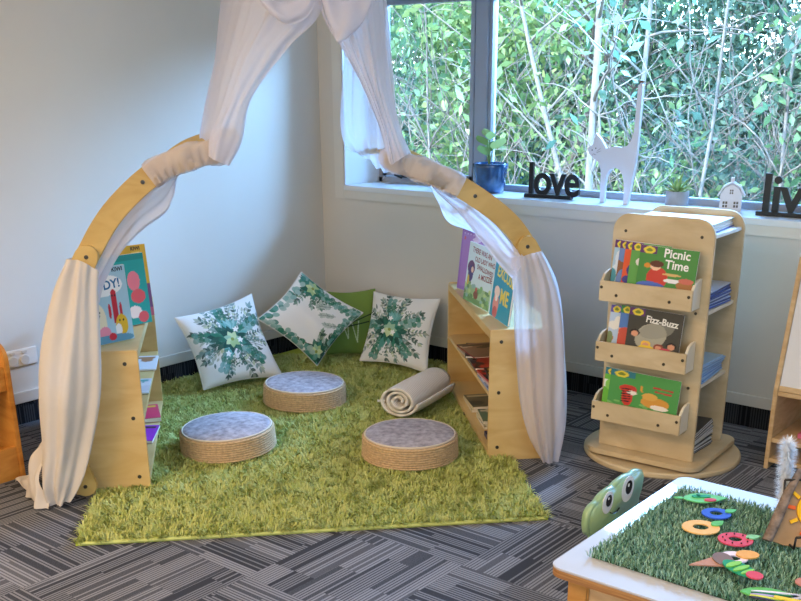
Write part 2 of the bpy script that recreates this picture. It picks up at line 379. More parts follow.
def leaves(n, pos, size, seed):
    r = np.random.default_rng(seed); P = pos(n, r)
    d = r.normal(size=(n, 3)); d[:, 2] -= .35; d /= np.linalg.norm(d, axis=1)[:, None]
    u = r.normal(size=(n, 3)); u[:, 2] += .9; u -= d*(u*d).sum(1)[:, None]; u /= np.linalg.norm(u, axis=1)[:, None]; w = np.cross(d, u)
    L = (size*r.uniform(.6, 1.3, n))[:, None]; k = .24
    V = np.stack([P, P+d*L*.5+w*L*k, P+d*L-u*L*.1, P+d*L*.5-w*L*k, P+d*L*.5-u*L*.04], 1).reshape(-1, 3)
    b = np.arange(n)[:, None]*5
    F = np.concatenate([b+[0, 1, 4], b+[1, 2, 4], b+[2, 3, 4], b+[3, 0, 4]], 0)
    return V, F
def npobj(name, V, F, m, parent=None, cols=None, loc=None, smooth=False):
    me = bpy.data.meshes.new(name); me.vertices.add(len(V)); me.vertices.foreach_set('co', np.asarray(V, np.float32).ravel())
    k = F.shape[1]; me.loops.add(F.size); me.loops.foreach_set('vertex_index', F.astype(np.int32).ravel())
    me.polygons.add(len(F)); me.polygons.foreach_set('loop_start', np.arange(0, F.size, k, dtype=np.int32)); me.polygons.foreach_set('loop_total', np.full(len(F), k, np.int32))
    me.update(calc_edges=True); me.materials.append(m)
    if cols is not None:
        ca = me.color_attributes.new('Col', 'FLOAT_COLOR', 'POINT'); ca.data.foreach_set('color', np.concatenate([cols, np.ones((len(cols), 1))], 1).astype(np.float32).ravel())
    if smooth: me.polygons.foreach_set('use_smooth', [True]*len(F))
    o = bpy.data.objects.new(name, me); COL.objects.link(o)
    if parent: o.parent = parent
    if loc is not None: o.location = loc
    return o
def wander(p, d, L, n, wob, r, grav=0):
    pts = [Vector(p)]; d = Vector(d).normalized()
    for i in range(n):
        d = (d + Vector((r.uniform(-wob, wob), r.uniform(-wob, wob), r.uniform(-wob, wob)+grav))).normalized(); pts.append(pts[-1]+d*L/n)
    return pts
def shrub(x, y, rx, ry, h, n, lm, size, label, seed, twigs=26, z0=0.0, bark=None, group='shrubs outside the window'):
    r = random.Random(seed); o = thing('garden_shrub', label, 'shrub', (x, y, 0), 0, group)
    cl = [(r.uniform(-rx, rx), r.uniform(-ry, ry), r.uniform(z0+.1, h)) for _ in range(max(14, n//230))]
    cl = np.array(cl)
    def pos(n, g):
        c = cl[g.integers(0, len(cl), n)]; return c+g.normal(size=(n, 3))*np.array([.26, .22, .20])
    V, F = leaves(n, pos, size, seed); V[:, 2] = np.maximum(V[:, 2], .02); npobj('foliage', V, F, lm, o)
    s = MB()
    for i in range(twigs):
        bx = r.uniform(-rx*.6, rx*.6); by = r.uniform(-ry, ry)*.6 - ry*.3
        pts = wander((bx, by, 0), (r.uniform(-.5, .5), r.uniform(-.3, .1), 1), h*r.uniform(.7, 1.15), 9, .22, r)
        q = r.uniform(.006, .014); s.tube(pts, [q*(1-.7*i_/9) for i_ in range(10)], 5)
        for k in range(3):
            a = pts[r.randint(3, 8)]; s.tube(wander(a, (r.uniform(-1, 1), r.uniform(-.5, .3), r.uniform(.1, 1)), r.uniform(.4, .9), 6, .3, r), [q*.5*(1-.6*i_/6) for i_ in range(7)], 4)
    s.build('stems', bark or TWIG, o, smooth=True)
    return o
SP = [(-5.6, 6.6, 1.3, .6, 3.1, 12000, 0, .095, 'dark green shrub furthest left behind the small window pane'),
 (-3.6, 6.6, 1.2, .6, 3.1, 12500, 3, .095, 'blue green shrub in the back row behind the small window pane'),
 (-1.7, 6.7, 1.2, .6, 3.1, 12500, 0, .095, 'dark green shrub in the back row behind the window mullion'),
 (.2, 6.8, 1.2, .6, 3.1, 12500, 3, .095, 'blue green shrub in the back row behind the wooden cat'),
 (2.2, 6.9, 1.2, .6, 3.1, 12500, 0, .095, 'dark green shrub in the back row behind the house ornament'),
 (4.2, 6.9, 1.3, .6, 3.1, 11000, 1, .095, 'mid green shrub furthest right in the back row outside'),
 (-2.9, 4.3, .9, .5, 2.6, 5000, 1, .10, 'mid green leafy shrub left behind the small window pane'),
 (-1.3, 4.0, .8, .5, 2.5, 4500, 2, .10, 'yellow green leafy shrub right behind the small window pane'),
 (1.0, 4.4, .8, .4, 1.5, 2200, 3, .09, 'low blue green shrub behind the wooden cat ornament'),
 (2.35, 3.7, .8, .5, 1.95, 4000, 1, .09, 'mid green leafy shrub behind the house ornament at the right'),
 (-5.2, 8.7, 1.6, .5, 3.7, 8000, 0, .19, 'tall dark shrub at the very back far left beyond the hedge'),
 (-2.4, 8.8, 1.6, .5, 3.7, 8000, 0, .19, 'tall dark shrub at the very back seen past the mullion'),
 (.4, 8.8, 1.6, .5, 3.7, 8000, 0, .19, 'tall dark shrub at the very back above the house ornament'),
 (3.2, 8.8, 1.6, .5, 3.7, 8000, 0, .19, 'tall dark shrub at the very back far right beyond the hedge'),
 (.3, 3.2, .5, .4, 1.15, 1300, 2, .08, 'low yellow green shrub behind the love sign')]
for i, (x, y, rx, ry, h, n, li, sz, lb) in enumerate(SP): shrub(x, y, rx, ry, h, n, LM[li], sz, lb, 20+i, 16 if i < 6 else 24)
def tree(x, y, h, rad, lean, label, seed, leafn=500, li=2, bark=None, nb=9, fl=1.1):
    r = random.Random(seed); o = thing('garden_tree', label, 'tree', (x, y, 0), 0, 'young bare-stemmed trees outside the window')
    s = MB(); tr = wander((0, 0, 0), (lean, 0, 1), h, 12, .05 if rad < .02 else .022, r); s.tube(tr, [rad*(1-.6*i/12) for i in range(13)], 9)
    s.build('trunk', bark or BARK, o, smooth=True)
    s = MB(); ends = []
    for k in range(nb):
        a = tr[r.randint(3, 12)]; q = wander(a, (r.uniform(-1, 1), r.uniform(-.7, .2), r.uniform(.2, 1.0)), r.uniform(.6, 1.5), 8, .22, r)
        s.tube(q, [rad*.42*(1-.75*i/8) for i in range(9)], 6); ends += q[4:]
        for kk in range(4):
            q2 = wander(q[r.randint(2, 7)], (r.uniform(-1, 1), r.uniform(-.7, .3), r.uniform(-.1, 1)), r.uniform(.3, .8), 6, .3, r); s.tube(q2, [rad*.18*(1-.6*i/6) for i in range(7)], 4); ends += q2[3:]
    s.build('branches', bark or BARK, o, smooth=True)
    E = np.array([tuple(e) for e in ends])
    V, F = leaves(leafn, lambda n, g: E[g.integers(0, len(E), n)]+g.normal(size=(n, 3))*.07, .10, seed); npobj('foliage', V, F, LM[li], o)
TR = [(.34, 2.62, 3.2, .024, -.32, 'young pale trunk leaning left behind the love sign', 240, 2, None),
 (.43, 2.45, 3.3, .036, -.02, 'thickest straight pale trunk behind the cat head', 200, 3, None),
 (.55, 2.75, 3.1, .027, .05, 'slightly leaning pale trunk between the cat head and its tail', 200, 1, None),
 (1.15, 2.6, 2.8, .017, .05, 'thin pale many-branched tree behind the cat tail', 200, 3, None),
 (1.75, 2.9, 2.6, .017, -.12, 'thin pale tree behind the succulent pot', 220, 1, None),
 (2.5, 2.8, 2.9, .020, -.35, 'pale tree leaning left over the house ornament', 220, 2, None),
 (-1.0, 3.0, 2.9, .016, .06, 'thin pale tree behind the small window pane', 260, 2, None),
 (-1.6, 3.2, 2.8, .014, -.1, 'thin pale tree furthest left outside the small pane', 260, 1, None),
 (-.85, 3.9, 2.6, .045, .32, 'dark leaning trunk behind the small window pane', 120, 0, BARKD)]
for i, (x, y, h, rad, ln, lb, n, li, bk) in enumerate(TR): tree(x, y, h, rad, ln, lb, 50+i, n, li, bk, 11 if rad < .03 else 8)

# ------------------------------------------------------------------ frame of the reading nook (s along the front, l towards the corner)
A2 = np.array([1.153+.788*.03, -2.228-.615*.03]); E1 = np.array([.615, .788]); E2 = np.array([-.721, .693])
def Sx(s, l, z): q = A2+E1*s+E2*l; return (q[0], q[1], z)

# ------------------------------------------------------------------ shag rug
def make_rug():
    o = thing('shag_rug', 'lime green long-pile shag rug spread in the corner nook', 'rug', (1.364, -2.713, 0), math.atan2(.721, .693))
    Wd = 1.68; Lg = 2.45
    ca, sa = .693, .721
    def world(x, y): return 1.364+x*ca-y*sa, -2.713+x*sa+y*ca
    def inside(x, y):
        X, Y = world(x, y); return (X > .03) & (Y < -.03)
    # backing polygon clipped by the walls
    pts = [(0, 0), (Wd, 0)]
    # right edge meets back wall y=-.03 ; left edge meets left wall x=.03
    yr = (2.713-.03-Wd*sa)/ca; yl = (1.364-.03)/sa
    # corner of the room in rug coordinates
    dx, dy = .03-1.364, -.03+2.713; cx_, cy_ = dx*ca+dy*sa, -dx*sa+dy*ca
    pts += [(Wd, min(yr, Lg)), (cx_, cy_), (0, min(yl, Lg))]
    s = MB(); s.prism(pts, .008); s.build('backing', mat('rug_backing', 'B6C64A', .9), o)
    g = np.random.default_rng(3); n = 170000
    x = g.uniform(0.0, Wd, n); y = g.uniform(0.0, Lg, n)
    # denser towards the viewer
    keep = inside(x, y); x, y = x[keep], y[keep]; n = len(x)
    # clumps: each blade leans with its clump
    cn = 2600; cx2 = g.uniform(0, Wd, cn); cy2 = g.uniform(0, Lg, cn); ang = g.uniform(0, 2*np.pi, cn); cb = g.uniform(-.5, .5, cn)
    gx = np.floor((x+.012*np.sin(y*60))/.030).astype(int); gy = np.floor((y+.012*np.sin(x*55))/.030).astype(int)
    key = (gx*7919+gy*104729) % cn; a = ang[key]+g.normal(0, 1.0, n); lean = g.uniform(.35, 1.25, n)
    # tufts pull towards their own centre point
    L = g.uniform(.028, .046, n)
    dx = np.cos(a)*np.sin(lean); dy = np.sin(a)*np.sin(lean); dz = np.cos(lean)
    P = np.stack([x, y, np.full(n, .006)], 1); D = np.stack([dx, dy, dz], 1)
    w = np.stack([-np.sin(a), np.cos(a), np.zeros(n)], 1)*.0019
    m_ = P+D*(L*.55)[:, None]; D2 = D.copy(); D2[:, 2] -= .55; t_ = m_+D2*(L*.5)[:, None]; t_[:, 2] = np.maximum(t_[:, 2], .008)
    V = np.stack([P-w, P+w, m_+w, m_-w, t_], 1).reshape(-1, 3)
    b = np.arange(n)[:, None]*5
    F = np.concatenate([b+[0, 1, 2], b+[0, 2, 3], b+[3, 2, 4]], 0)
    c0, c1 = np.array(hx('A3AE52')), np.array(hx('D3D68C')); k = np.clip(.5+cb[key]*.5+g.normal(0, .22, n), 0, 1)[:, None]
    base = c0*(1-k)+c1*k
    C = np.repeat(base, 5, axis=0)
    m, t, bb = newmat('rug_pile'); at = t.nodes.new('ShaderNodeVertexColor'); at.layer_name = 'Col'; t.links.new(at.outputs[0], bb.inputs['Base Color']); bb.inputs['Roughness'].default_value = .7; bb.inputs['Specular IOR Level'].default_value = .15
    # keep the pile inside the walls
    X, Y = world(V[:, 0], V[:, 1]); bad = np.maximum(.012-X, 0); bad2 = np.maximum(Y+.012, 0)
    V[:, 0] += bad*ca; V[:, 1] -= bad*sa; V[:, 0] -= bad2*sa; V[:, 1] -= bad2*ca
    npobj('pile', V, F, m, o, C)['kind'] = 'stuff'
    s = MB(); s.tube([(0.01, .004, .006), (Wd-.01, .004, .006)], .007, 6); s.tube([(Wd-.004, .01, .006), (Wd-.004, .8, .006)], .006, 6); s.build('binding', mat('rug_binding', 'C8D27C', .8), o)
make_rug()
RUGZ = .03

# ------------------------------------------------------------------ stools
def make_stool():
    o = thing('floor_seat', '', 'floor seat', (0, 0, 0), 0, 'round rope floor seats on the rug')
    s = MB(); prof = [(.14, .0), (.198, .002)]; nr = 9; hh = .088
    for i in range(nr):
        z = .002+hh*i/nr; r = .204-.004*(i/nr)
        for k in range(5): a = -math.pi/2+math.pi*k/4; prof.append((r-.004+.0065*math.cos(a), z+hh/nr*(.5+.5*math.sin(a))))
    prof += [(.188, .092), (.15, .090)]
    s.lathe(prof, 56)
    s.build('rope_side', mat('jute_rope', 'C6A983', .9, var=.2, vs=90, bump=.6, bs=260), o, smooth=True)
    s = MB(); s.lathe([(.186, .086), (.192, .092), (.186, .098), (.17, .1025), (.12, .107), (.06, .109), (0.0001, .110)], 56)
    s.build('seat_pad', mat('grey_plush', 'A6A2AA', .95, var=.34, vs=42, bump=.5, bs=160), o, smooth=True)
    s = MB(); s.tube([(.190*math.cos(t), .190*math.sin(t), .0955) for t in [2*math.pi*i/60 for i in range(61)]], .0042, 6, cap=False)
    s.build('piping', mat('cream_piping', 'D8CCBA', .8), o, smooth=True)
    return o
st0 = make_stool()
for i, (x, y, lb) in enumerate([(1.06, -1.742, 'round rope floor seat with grey top nearest the left shelf'), (.839, -1.05, 'round rope floor seat at the back by the cushions'), (1.732, -1.324, 'round rope floor seat at the right in front of the rolled blanket')]):
    o = st0 if i == 0 else copy_tree(st0)
    o.location = (x, y, .022); o.rotation_euler = (R((0, 1.0, 0)[i]), 0, i*2.1); o['label'] = lb
    if i == 0: o.rotation_euler = (R(1.5), R(-2), .3)

# ------------------------------------------------------------------ cushions
GREENS = ['234F40', '35694F', '56806E', '7A9A8C', '96AD9E', '40664C', '1C4236', '7F9676', 'AEBDAE', '5F8070']
def foliage_print(seed, mode, n=230):
    r = random.Random(seed); c = Canvas(n, n, 'E6E6E2')
    def sprig(x, y, a, L, w=.045, k=7, cols=GREENS):
        col = r.choice(cols); x0, y0 = x, y
        for i in range(k):
            nx, ny = x+math.cos(a)*L/k, y+math.sin(a)*L/k; c.line(x, y, nx, ny, .006, '2E4A3E'); x, y = nx, ny; a += r.uniform(-.12, .12)
            for sgn in (-1, 1): c.leaf(x, y, w*1.9*r.uniform(.7, 1.1), w*r.uniform(.7, 1), a+sgn*r.uniform(.6, .95), r.choice(cols), .9)
        c.leaf(x, y, w*2, w, a, col, .9)
    def euca(x, y, a, L, w=.04, k=5):
        for i in range(k):
            x += math.cos(a)*L/k; y += math.sin(a)*L/k; a += r.uniform(-.15, .15)
            for sgn in (-1, 1): c.ell(x+sgn*w*.8*math.sin(a), y-sgn*w*.8*math.cos(a), w, w*.8, r.choice(['2E7A60', '57948A', '7FAAA0', '1F6B52']), r.uniform(0, 3), .85)
    def flower(x, y, R_):
        for i in range(9): a = i*.7+.2; c.leaf(x, y, R_*1.9, R_*.9, a, r.choice(['1F5B4A', '2A6B57', '184A3F', '3E8373']), .95)
        for i in range(7): a = i*.9; c.leaf(x, y, R_*1.15, R_*.75, a, r.choice(['A8C48A', 'C8D8A4', '9CC0A0']), .95)
        c.ell(x, y, R_*.22, R_*.22, '8A9A4A')
    def berries(x, y):
        for i in range(9): c.ell(x+r.uniform(-.06, .06), y+r.uniform(-.06, .06), .009, .009, '3F6A58')
    if mode == 'centre':
        X0, Y0 = (.5, .52) if seed % 2 else (.42, .45)
        for i in range(150):
            a = r.uniform(0, 6.28); d = r.uniform(.16, .44); x, y = X0+math.cos(a)*d, Y0+math.sin(a)*d
            if .06 < x < .94 and .06 < y < .94: c.leaf(x, y, r.uniform(.05, .09), r.uniform(.02, .035), a+r.uniform(-.8, .8), r.choice(['9FAFA2', 'B8C2B2', '7E9588', '5C7C6C', '3A5C4C', 'A8AE96']), .85)
        for i in range(16):
            a = r.uniform(0, 6.28); c.line(X0+math.cos(a)*.1, Y0+math.sin(a)*.1, X0+math.cos(a+.15)*.42, Y0+math.sin(a+.15)*.42, .007, '3A4C42')
        for i in range(18): a = i/18*2*math.pi+r.uniform(-.15, .15); sprig(X0+math.cos(a)*.12, Y0+math.sin(a)*.12, a, r.uniform(.30, .40), r.uniform(.030, .046), cols=['8FA79C', 'A5AD9C', '6E8E84', '36564A', '2A4C40', '7E9A94', '4E7A6E', 'B4C09A'])
        for i in range(5): a = i*1.26+.4; euca(X0+math.cos(a)*.14, Y0+math.sin(a)*.14, a, .31, .042)
        for i in range(34): a = r.uniform(0, 6.3); d = r.uniform(0, .15); c.leaf(X0+math.cos(a)*d, Y0+math.sin(a)*d, r.uniform(.1, .19), r.uniform(.05, .09), a+r.uniform(-.4, .4), r.choice(['1F5B4A', '184A3F', '2E7A60', '4F9488', '68A8A0', '2C5C50']), .95)
        for i in range(6): c.leaf(X0+.03, Y0+.12, .16, .06, .6+i*.33, r.choice(['7FB8B4', '9CCACA', '68A8A0']), .8)
        flower(X0, Y0-.02, .105)
        for i in range(7): a = r.uniform(0, 6.3); berries(X0+math.cos(a)*.33, Y0+math.sin(a)*.33)
        for k in range(3):
            fx, fy = X0+r.uniform(-.2, .2), Y0+r.uniform(-.2, .2)
            for i in range(5): c.leaf(fx, fy, .045, .025, i*1.256, 'F2F2EC')
    else:
        for (X0, Y0, a0) in ((.08, .10, .8), (.93, .80, 3.9), (.92, .10, 2.3), (.07, .9, -.8)):
            big = (X0 < .5) == (Y0 < .5)
            if big:
                for i in range(9): sprig(X0, Y0, a0+r.uniform(-1.5, 1.5), r.uniform(.28, .38), .042)
                for i in range(14): a = r.uniform(0, 6.3); c.leaf(X0, Y0, .2, .08, a, r.choice(['1F5B4A', '184A3F', '2E7A60', '4F9488']), .95)
                flower(X0+.06*math.cos(a0), Y0+.06*math.sin(a0), .10)
        for k in (0, 1):
            for i in range(8):
                t = i/7; x, y = (.05, .15+.8*t) if k else (.15+.8*t, .95); 
                for q in range(4): c.ell(x+r.uniform(-.05, .05), y+r.uniform(-.05, .05), .045, .036, r.choice(['2E7A60', '57948A', '7FAAA0', '3C7F74', '9DB8B0']), r.uniform(0, 3), .9)
        for i in range(6): t = i/5; euca(.3+.6*t, .04, r.uniform(-.3, .8), .12, .035, 3); euca(.96, .1+.5*t, 2.5, .12, .035, 3)
        for i in range(3): sprig(.62+.1*i, .12+.13*i, 2.2, .2, .035, cols=['AAB8AE', 'B8C2B6', '98A89C'])
    return c
def cushion(name, label, bl, br, tl, tr, puff, canvas=None, color=None, face=(1, -1, .3), group='leafy print cushions'):
    n = canvas.nx if canvas else 60
    bl, br, tl, tr = [np.array(p, float) for p in (bl, br, tl, tr)]; C0 = (bl+br+tl+tr)/4
    nrm = np.cross(br-bl, tl-bl); nrm /= np.linalg.norm(nrm)
    if nrm@np.array(face) < 0: nrm = -nrm
    u = np.linspace(0, 1, n); U, V = np.meshgrid(u, u)
    # corners stay pointed, sides are drawn in
    Us = U+(.5-U)*.10*np.sin(np.pi*V); Vs = V+(.5-V)*.10*np.sin(np.pi*U)
    base = (bl*((1-Us)*(1-Vs))[..., None]+br*(Us*(1-Vs))[..., None]+tl*((1-Us)*Vs)[..., None]+tr*(Us*Vs)[..., None])
    h = puff*(np.clip(16*U*(1-U)*V*(1-V), 0, 1)**.42)
    wr = np.zeros_like(h)
    r = random.Random(len(label))
    for i in range(7):
        a = r.uniform(0, 3.14); ph = r.uniform(0, 6); fr = r.uniform(7, 13); x0, y0 = r.uniform(.2, .8), r.uniform(.1, .8)
        wr += .0035*np.sin(fr*(U*np.cos(a)+V*np.sin(a))*2+ph)*np.exp(-((U-x0)**2+(V-y0)**2)/.05)
    edge = np.clip(16*U*(1-U)*V*(1-V)*3, 0, 1)
    front = base+nrm*(h+wr*edge)[..., None]-C0; back = base-nrm*(h*.8)[..., None]-C0
    o = thing(name, label, 'cushion', tuple(C0), 0, group)
    idx = np.arange(n*n).reshape(n, n)
    F = np.stack([idx[:-1, :-1], idx[:-1, 1:], idx[1:, 1:], idx[1:, :-1]], -1).reshape(-1, 4)
    # orientation
    fn = np.cross(base[0, -1]-base[0, 0], base[-1, 0]-base[0, 0]); Ff = F if fn@nrm > 0 else F[:, ::-1]
    cols = canvas.a.reshape(-1, 3) if canvas else np.tile(np.array(hx(color)), (n*n, 1))
    npobj('front_cover', front.reshape(-1, 3), Ff, FABPRINT, o, cols, smooth=True)
    npobj('back_cover', back.reshape(-1, 3), Ff[:, ::-1], FABPRINT, o, np.tile(np.array(hx(color or 'E2E2DE')), (n*n, 1)), smooth=True)
    ring = [base[0, j] for j in range(0, n, 6)]+[base[j, -1] for j in range(0, n, 6)]+[base[-1, n-1-j] for j in range(0, n, 6)]+[base[n-1-j, 0] for j in range(0, n, 6)]
    ring.append(ring[0]); MB().tube([q-C0 for q in ring], .0035, 6, cap=False).build('seam', mat('seam_'+(color or 'white'), color or 'DADAD6', .9), o, smooth=True)
    return o
cushion('cushion', 'white cushion with green flower print leaning on the left wall', (.36, -1.29, .045), (.50, -.87, .045), (.12, -1.245, .372), (.165, -.755, .425), .065, foliage_print(3, 'centre'))
cushion('cushion', 'white leafy cushion standing on one corner in the middle', (.50, -.61, .05), (.60, -.335, .31), (.31, -.85, .325), (.30, -.50, .525), .062, foliage_print(8, 'corners'), face=(1, -1, .3))
cushion('cushion', 'white cushion with green flower print leaning on the back wall', (.60, -.37, .045), (1.05, -.335, .045), (.475, -.095, .375), (.945, -.085, .39), .055, foliage_print(12, 'centre'))
gc = Canvas(120, 120, '6F8A3A', 1, 1)
for pts, cc in (([(.35, .55), (.45, .2), (.5, .5)], 'C8D0A0'), ([(.55, .55), (.62, .15), (.7, .5)], 'C8D0A0')):
    for a, b_ in zip(pts, pts[1:]): gc.line(*a, *b_, .02, cc)
gc.line(.3, .35, .9, .5, .018, '24301C'); gc.line(.45, .42, .95, .62, .018, '24301C')
cushion('cushion', 'plain olive green cushion tucked in the corner behind the others', (.32, -.34, .03), (.62, -.20, .03), (.16, -.22, .36), (.46, -.07, .385), .05, gc, '6F8A3A', group='plain cushions')

# ------------------------------------------------------------------ rolled blanket
def blanket():
    a = Vector((1.385, -.985, .105)); b = Vector((1.335, -.62, .12)); L = (b-a).length
    o = thing('rolled_blanket', 'cream waffle blanket rolled up on the rug beside the right shelf', 'blanket', tuple(a), 0)
    yd = (b-a).normalized(); M = Matrix(); x = yd.cross(Vector((0, 0, 1))).normalized(); z = x.cross(yd)
    M = Matrix(((x[0], yd[0], z[0], 0), (x[1], yd[1], z[1], 0), (x[2], yd[2], z[2], 0), (0, 0, 0, 1)))
    s = MB(); turns = 3.0; n = 110; P = []
    r_ = random.Random(4)
    for k in range(22):
        v = k/21; row = []; 
        for i in range(n):
            t = i/(n-1); a_ = t*turns*2*math.pi; rr = .016+.072*t; sq = .80+.03*math.sin(v*5)
            off = .010*math.sin(a_*1.7+v*3)*t
            row.append(((rr+off*.4)*math.cos(a_)*1.15, v*L+.012*math.sin(3*a_/turns), (rr+off*.4)*math.sin(a_)*sq-.0))
        P.append(row)
    s.grid(P, M)
    BM, t, bb = newmat('waffle_cotton'); tc = t.nodes.new('ShaderNodeTexCoord'); 
    wv = t.nodes.new('ShaderNodeTexWave'); wv.inputs['Scale'].default_value = 28; wv.bands_direction = 'Y'; t.links.new(tc.outputs['Object'], wv.inputs['Vector'])
    cr = t.nodes.new('ShaderNodeValToRGB'); cr.color_ramp.elements[0].color = (*hx('CFC6B6'), 1); cr.color_ramp.elements[1].color = (*hx('EEEAE2'), 1); t.links.new(wv.outputs['Fac'], cr.inputs[0]); t.links.new(cr.outputs[0], bb.inputs['Base Color'])
    bp = t.nodes.new('ShaderNodeBump'); bp.inputs['Strength'].default_value = .6; bp.inputs['Distance'].default_value = .004; t.links.new(wv.outputs['Fac'], bp.inputs['Height']); t.links.new(bp.outputs[0], bb.inputs['Normal']); bb.inputs['Roughness'].default_value = .95
    w = s.build('rolled_cloth', BM, o, smooth=True); md = w.modifiers.new('thick', 'SOLIDIFY'); md.thickness = .011; md.offset = 0
    s = MB()
    for i in range(6): s.tube(wander((-.075, .01, -.01), (-1, -.4, r_.uniform(-.2, .4)), .04, 4, .3, r_), .0016, 4, M)
    s.build('tassel', mat('tassel_cream', 'E4DED2', .9), o)
blanket()

# ------------------------------------------------------------------ low shelves
SW, SL, SH, ST = .285, 1.06, .565, .018
def shelf(name, label, loc, rz, side):
    """side=+1: body lies on +x of the origin (open face at x=0)"""
    o = thing(name, label, 'bookshelf', loc, rz, 'low ply bookshelves'); g = side
    def bx(a, b): return ((min(a[0]*g, b[0]*g), a[1], a[2]), (max(a[0]*g, b[0]*g), b[1], b[2]))
    for y in (0, SL-ST):
        s = MB(); s.prism(rrect(0, 0, SW, SH, (.004, .012, .012, .004), 4), ST, Matrix(((g, 0, 0, 0), (0, 0, 1, y), (0, 1, 0, 0), (0, 0, 0, 1))))
        s.build('end_panel', PLY, o, bevel=.002)
    for z, nm in ((.052, 'bottom_shelf'), (.30, 'middle_shelf'), (SH-.022, 'top_board')):
        a, b = bx((.0, ST+.0005, z-.018), (SW-.012, SL-ST-.0005, z) if nm != 'top_board' else (SW-.002, SL-ST-.0005, z+.018))
        MB().box(a, b).build(nm, PLY, o, bevel=.002)
    a, b = bx((SW-.011, ST+.001, .0), (SW-.001, SL-ST-.001, SH-.025)); MB().box(a, b).build('back_panel', PLY, o)
    a, b = bx((.006, ST+.001, 0), (.018, SL-ST-.001, .033)); MB().box(a, b).build('plinth', PLY, o)
    for (x, z) in ((.045 if g > 0 else .05, SH-.05), (.04, .30), (.04, .06)):
        MB().lathe([(.0075, 0), (.0075, .002), (.003, .0025), (.003, .001), (.0001, .001)], 14, Matrix.Translation((x*g, 0, z)) @ Matrix.Rotation(R(90), 4, 'X')).build('screw', SCREW, o)
    MB().box(*bx((-.004, .55, .015), (.005, .556, .04))).build('stay_hook', SCREW, o)
    return o
RZR = math.atan2(.723, .692); RO = (2.003, -1.137)
shelf('bookshelf', 'low ply bookshelf at the right of the rug below the window', (*RO, 0), RZR, 1)
RZL = math.atan2(.758, .652); LO = (1.153, -2.229)
shelf('bookshelf', 'low ply bookshelf at the left of the rug by the left wall', (*LO, 0), RZL, -1)
def Rloc(x, y, z=0): c, s_ = math.cos(RZR), math.sin(RZR); return (RO[0]+c*x-s_*y, RO[1]+s_*x+c*y, z)
def Lloc(x, y, z=0): c, s_ = math.cos(RZL), math.sin(RZL); return (LO[0]-c*x-s_*y, LO[1]-s_*x+c*y, z)

# ------------------------------------------------------------------ books
def book(label, w, h, t, canvas, M, spine='888888', texts=(), group=None, name='picture_book', cat='book'):
    """cover lies in the local xz plane facing -y, lower left corner at the origin"""
    s = MB(); s.tint(spine); s.box((0, .0005, 0), (w, t, h)); s.tint('EFECE2'); s.box((.002, .0015, h-.001), (w-.001, t-.0015, h+.0006)); s.box((w-.001, .0015, .002), (w+.0004, t-.0015, h-.002))
    nx, ny = canvas.nx, canvas.ny
    P = [[(w*j/(nx-1), 0, h*i/(ny-1)) for j in range(nx)] for i in range(ny)]
    s.grid(P, None, canvas.cols())
    T0 = Matrix(((1, 0, 0, 0), (0, 0, -1, 0), (0, 1, 0, 0), (0, 0, 0, 1)))
    for (body, size, x, z, col, rot, off) in texts:
        s.tint(col); s.text(body, size, Matrix.Translation((x*w, -.0006, z*h)) @ T0 @ Matrix.Rotation(rot, 4, 'Z'), 0, off)
    o = s.build(name, PRINT); o.matrix_world = M; tag(o, label, cat, group); return o
def stand(x, y, z, rz, tilt=0):
    return Matrix.Translation((x, y, z)) @ Matrix.Rotation(rz, 4, 'Z') @ Matrix.Rotation(tilt, 4, 'X')
TZ = SH+.0015
# left shelf books: covers face roughly towards +x
c = Canvas(90, 110, 'A9CBD6')
c.ell(.50, .76, .40, .14, 'F4F4F0'); c.ell(.3, .30, .17, .24, 'EFE3C0'); c.ell(.3, .38, .04, .03, '3A2A2A')
c.rect(.62, .25, .74, .62, 'C8283A'); c.ell(.68, .64, .06, .06, 'C8283A'); c.ell(.56, .42, .03, .10, 'C8283A'); c.ell(.80, .42, .03, .10, 'C8283A')
c.ell(.78, .22, .13, .14, 'E8B82C'); c.ell(.70, .16, .07, .08, 'F6F0E8'); c.ell(.40, .12, .13, .11, 'E98FA0'); c.ell(.5, .04, .5, .07, '5E93A8'); c.ell(.55, .08, .08, .05, 'C8283A')
for x_, z_ in ((.26, .42), (.34, .42), (.65, .62), (.71, .62), (.74, .28), (.82, .28)): c.ell(x_, z_, .015, .015, '202020')
book('pale blue picture book with cartoon creatures at the front of the left shelf', .205, .285, .010, c, stand(.985, -2.325, TZ, R(88), R(-4)), 'A9CBD6',
     [('MY', .036, .46, .82, 'C8283A', 0, .0008), ('BODY!', .046, .52, .71, '2E6F9A', R(4), .0012), ('KIWI', .022, .83, .93, '20242A', 0, .0006)], 'picture books standing on the left shelf')
c = Canvas(70, 90, '1F9C94'); c.rect(0, .92, 1, 1, '17877F'); c.ell(.75, .62, .12, .14, 'E47A86'); c.ell(.8, .40, .14, .10, 'D8585E'); c.ell(.7, .18, .13, .09, 'F0E0D8'); c.ell(.85, .1, .1, .08, 'D8585E'); c.ell(.3, .5, .2, .3, '66C2B4')
book('teal picture book standing between two others on the left shelf', .24, .285, .010, c, stand(.795, -2.135, TZ, R(86), R(-5)), '1A8A83', [], 'picture books standing on the left shelf')
c = Canvas(70, 90, 'D9A62C'); c.rect(0, 0, 1, .45, '7A4A6E'); c.rect(0, 0, 1, .12, 'B85A6A'); c.ell(.5, .5, .4, .12, 'E8803A'); c.ell(.8, .85, .14, .06, 'F2CF6A'); c.ell(.8, .3, .1, .1, 'E9D36A'); c.ell(.6, .2, .1, .08, '40A0A8')
book('yellow and purple picture book furthest back on the left shelf', .24, .30, .010, c, stand(.685, -2.045, TZ, R(84), R(-5)), 'C8962A', [('KIWI', .020, .80, .93, '20242A', 0, .0006)], 'picture books standing on the left shelf')
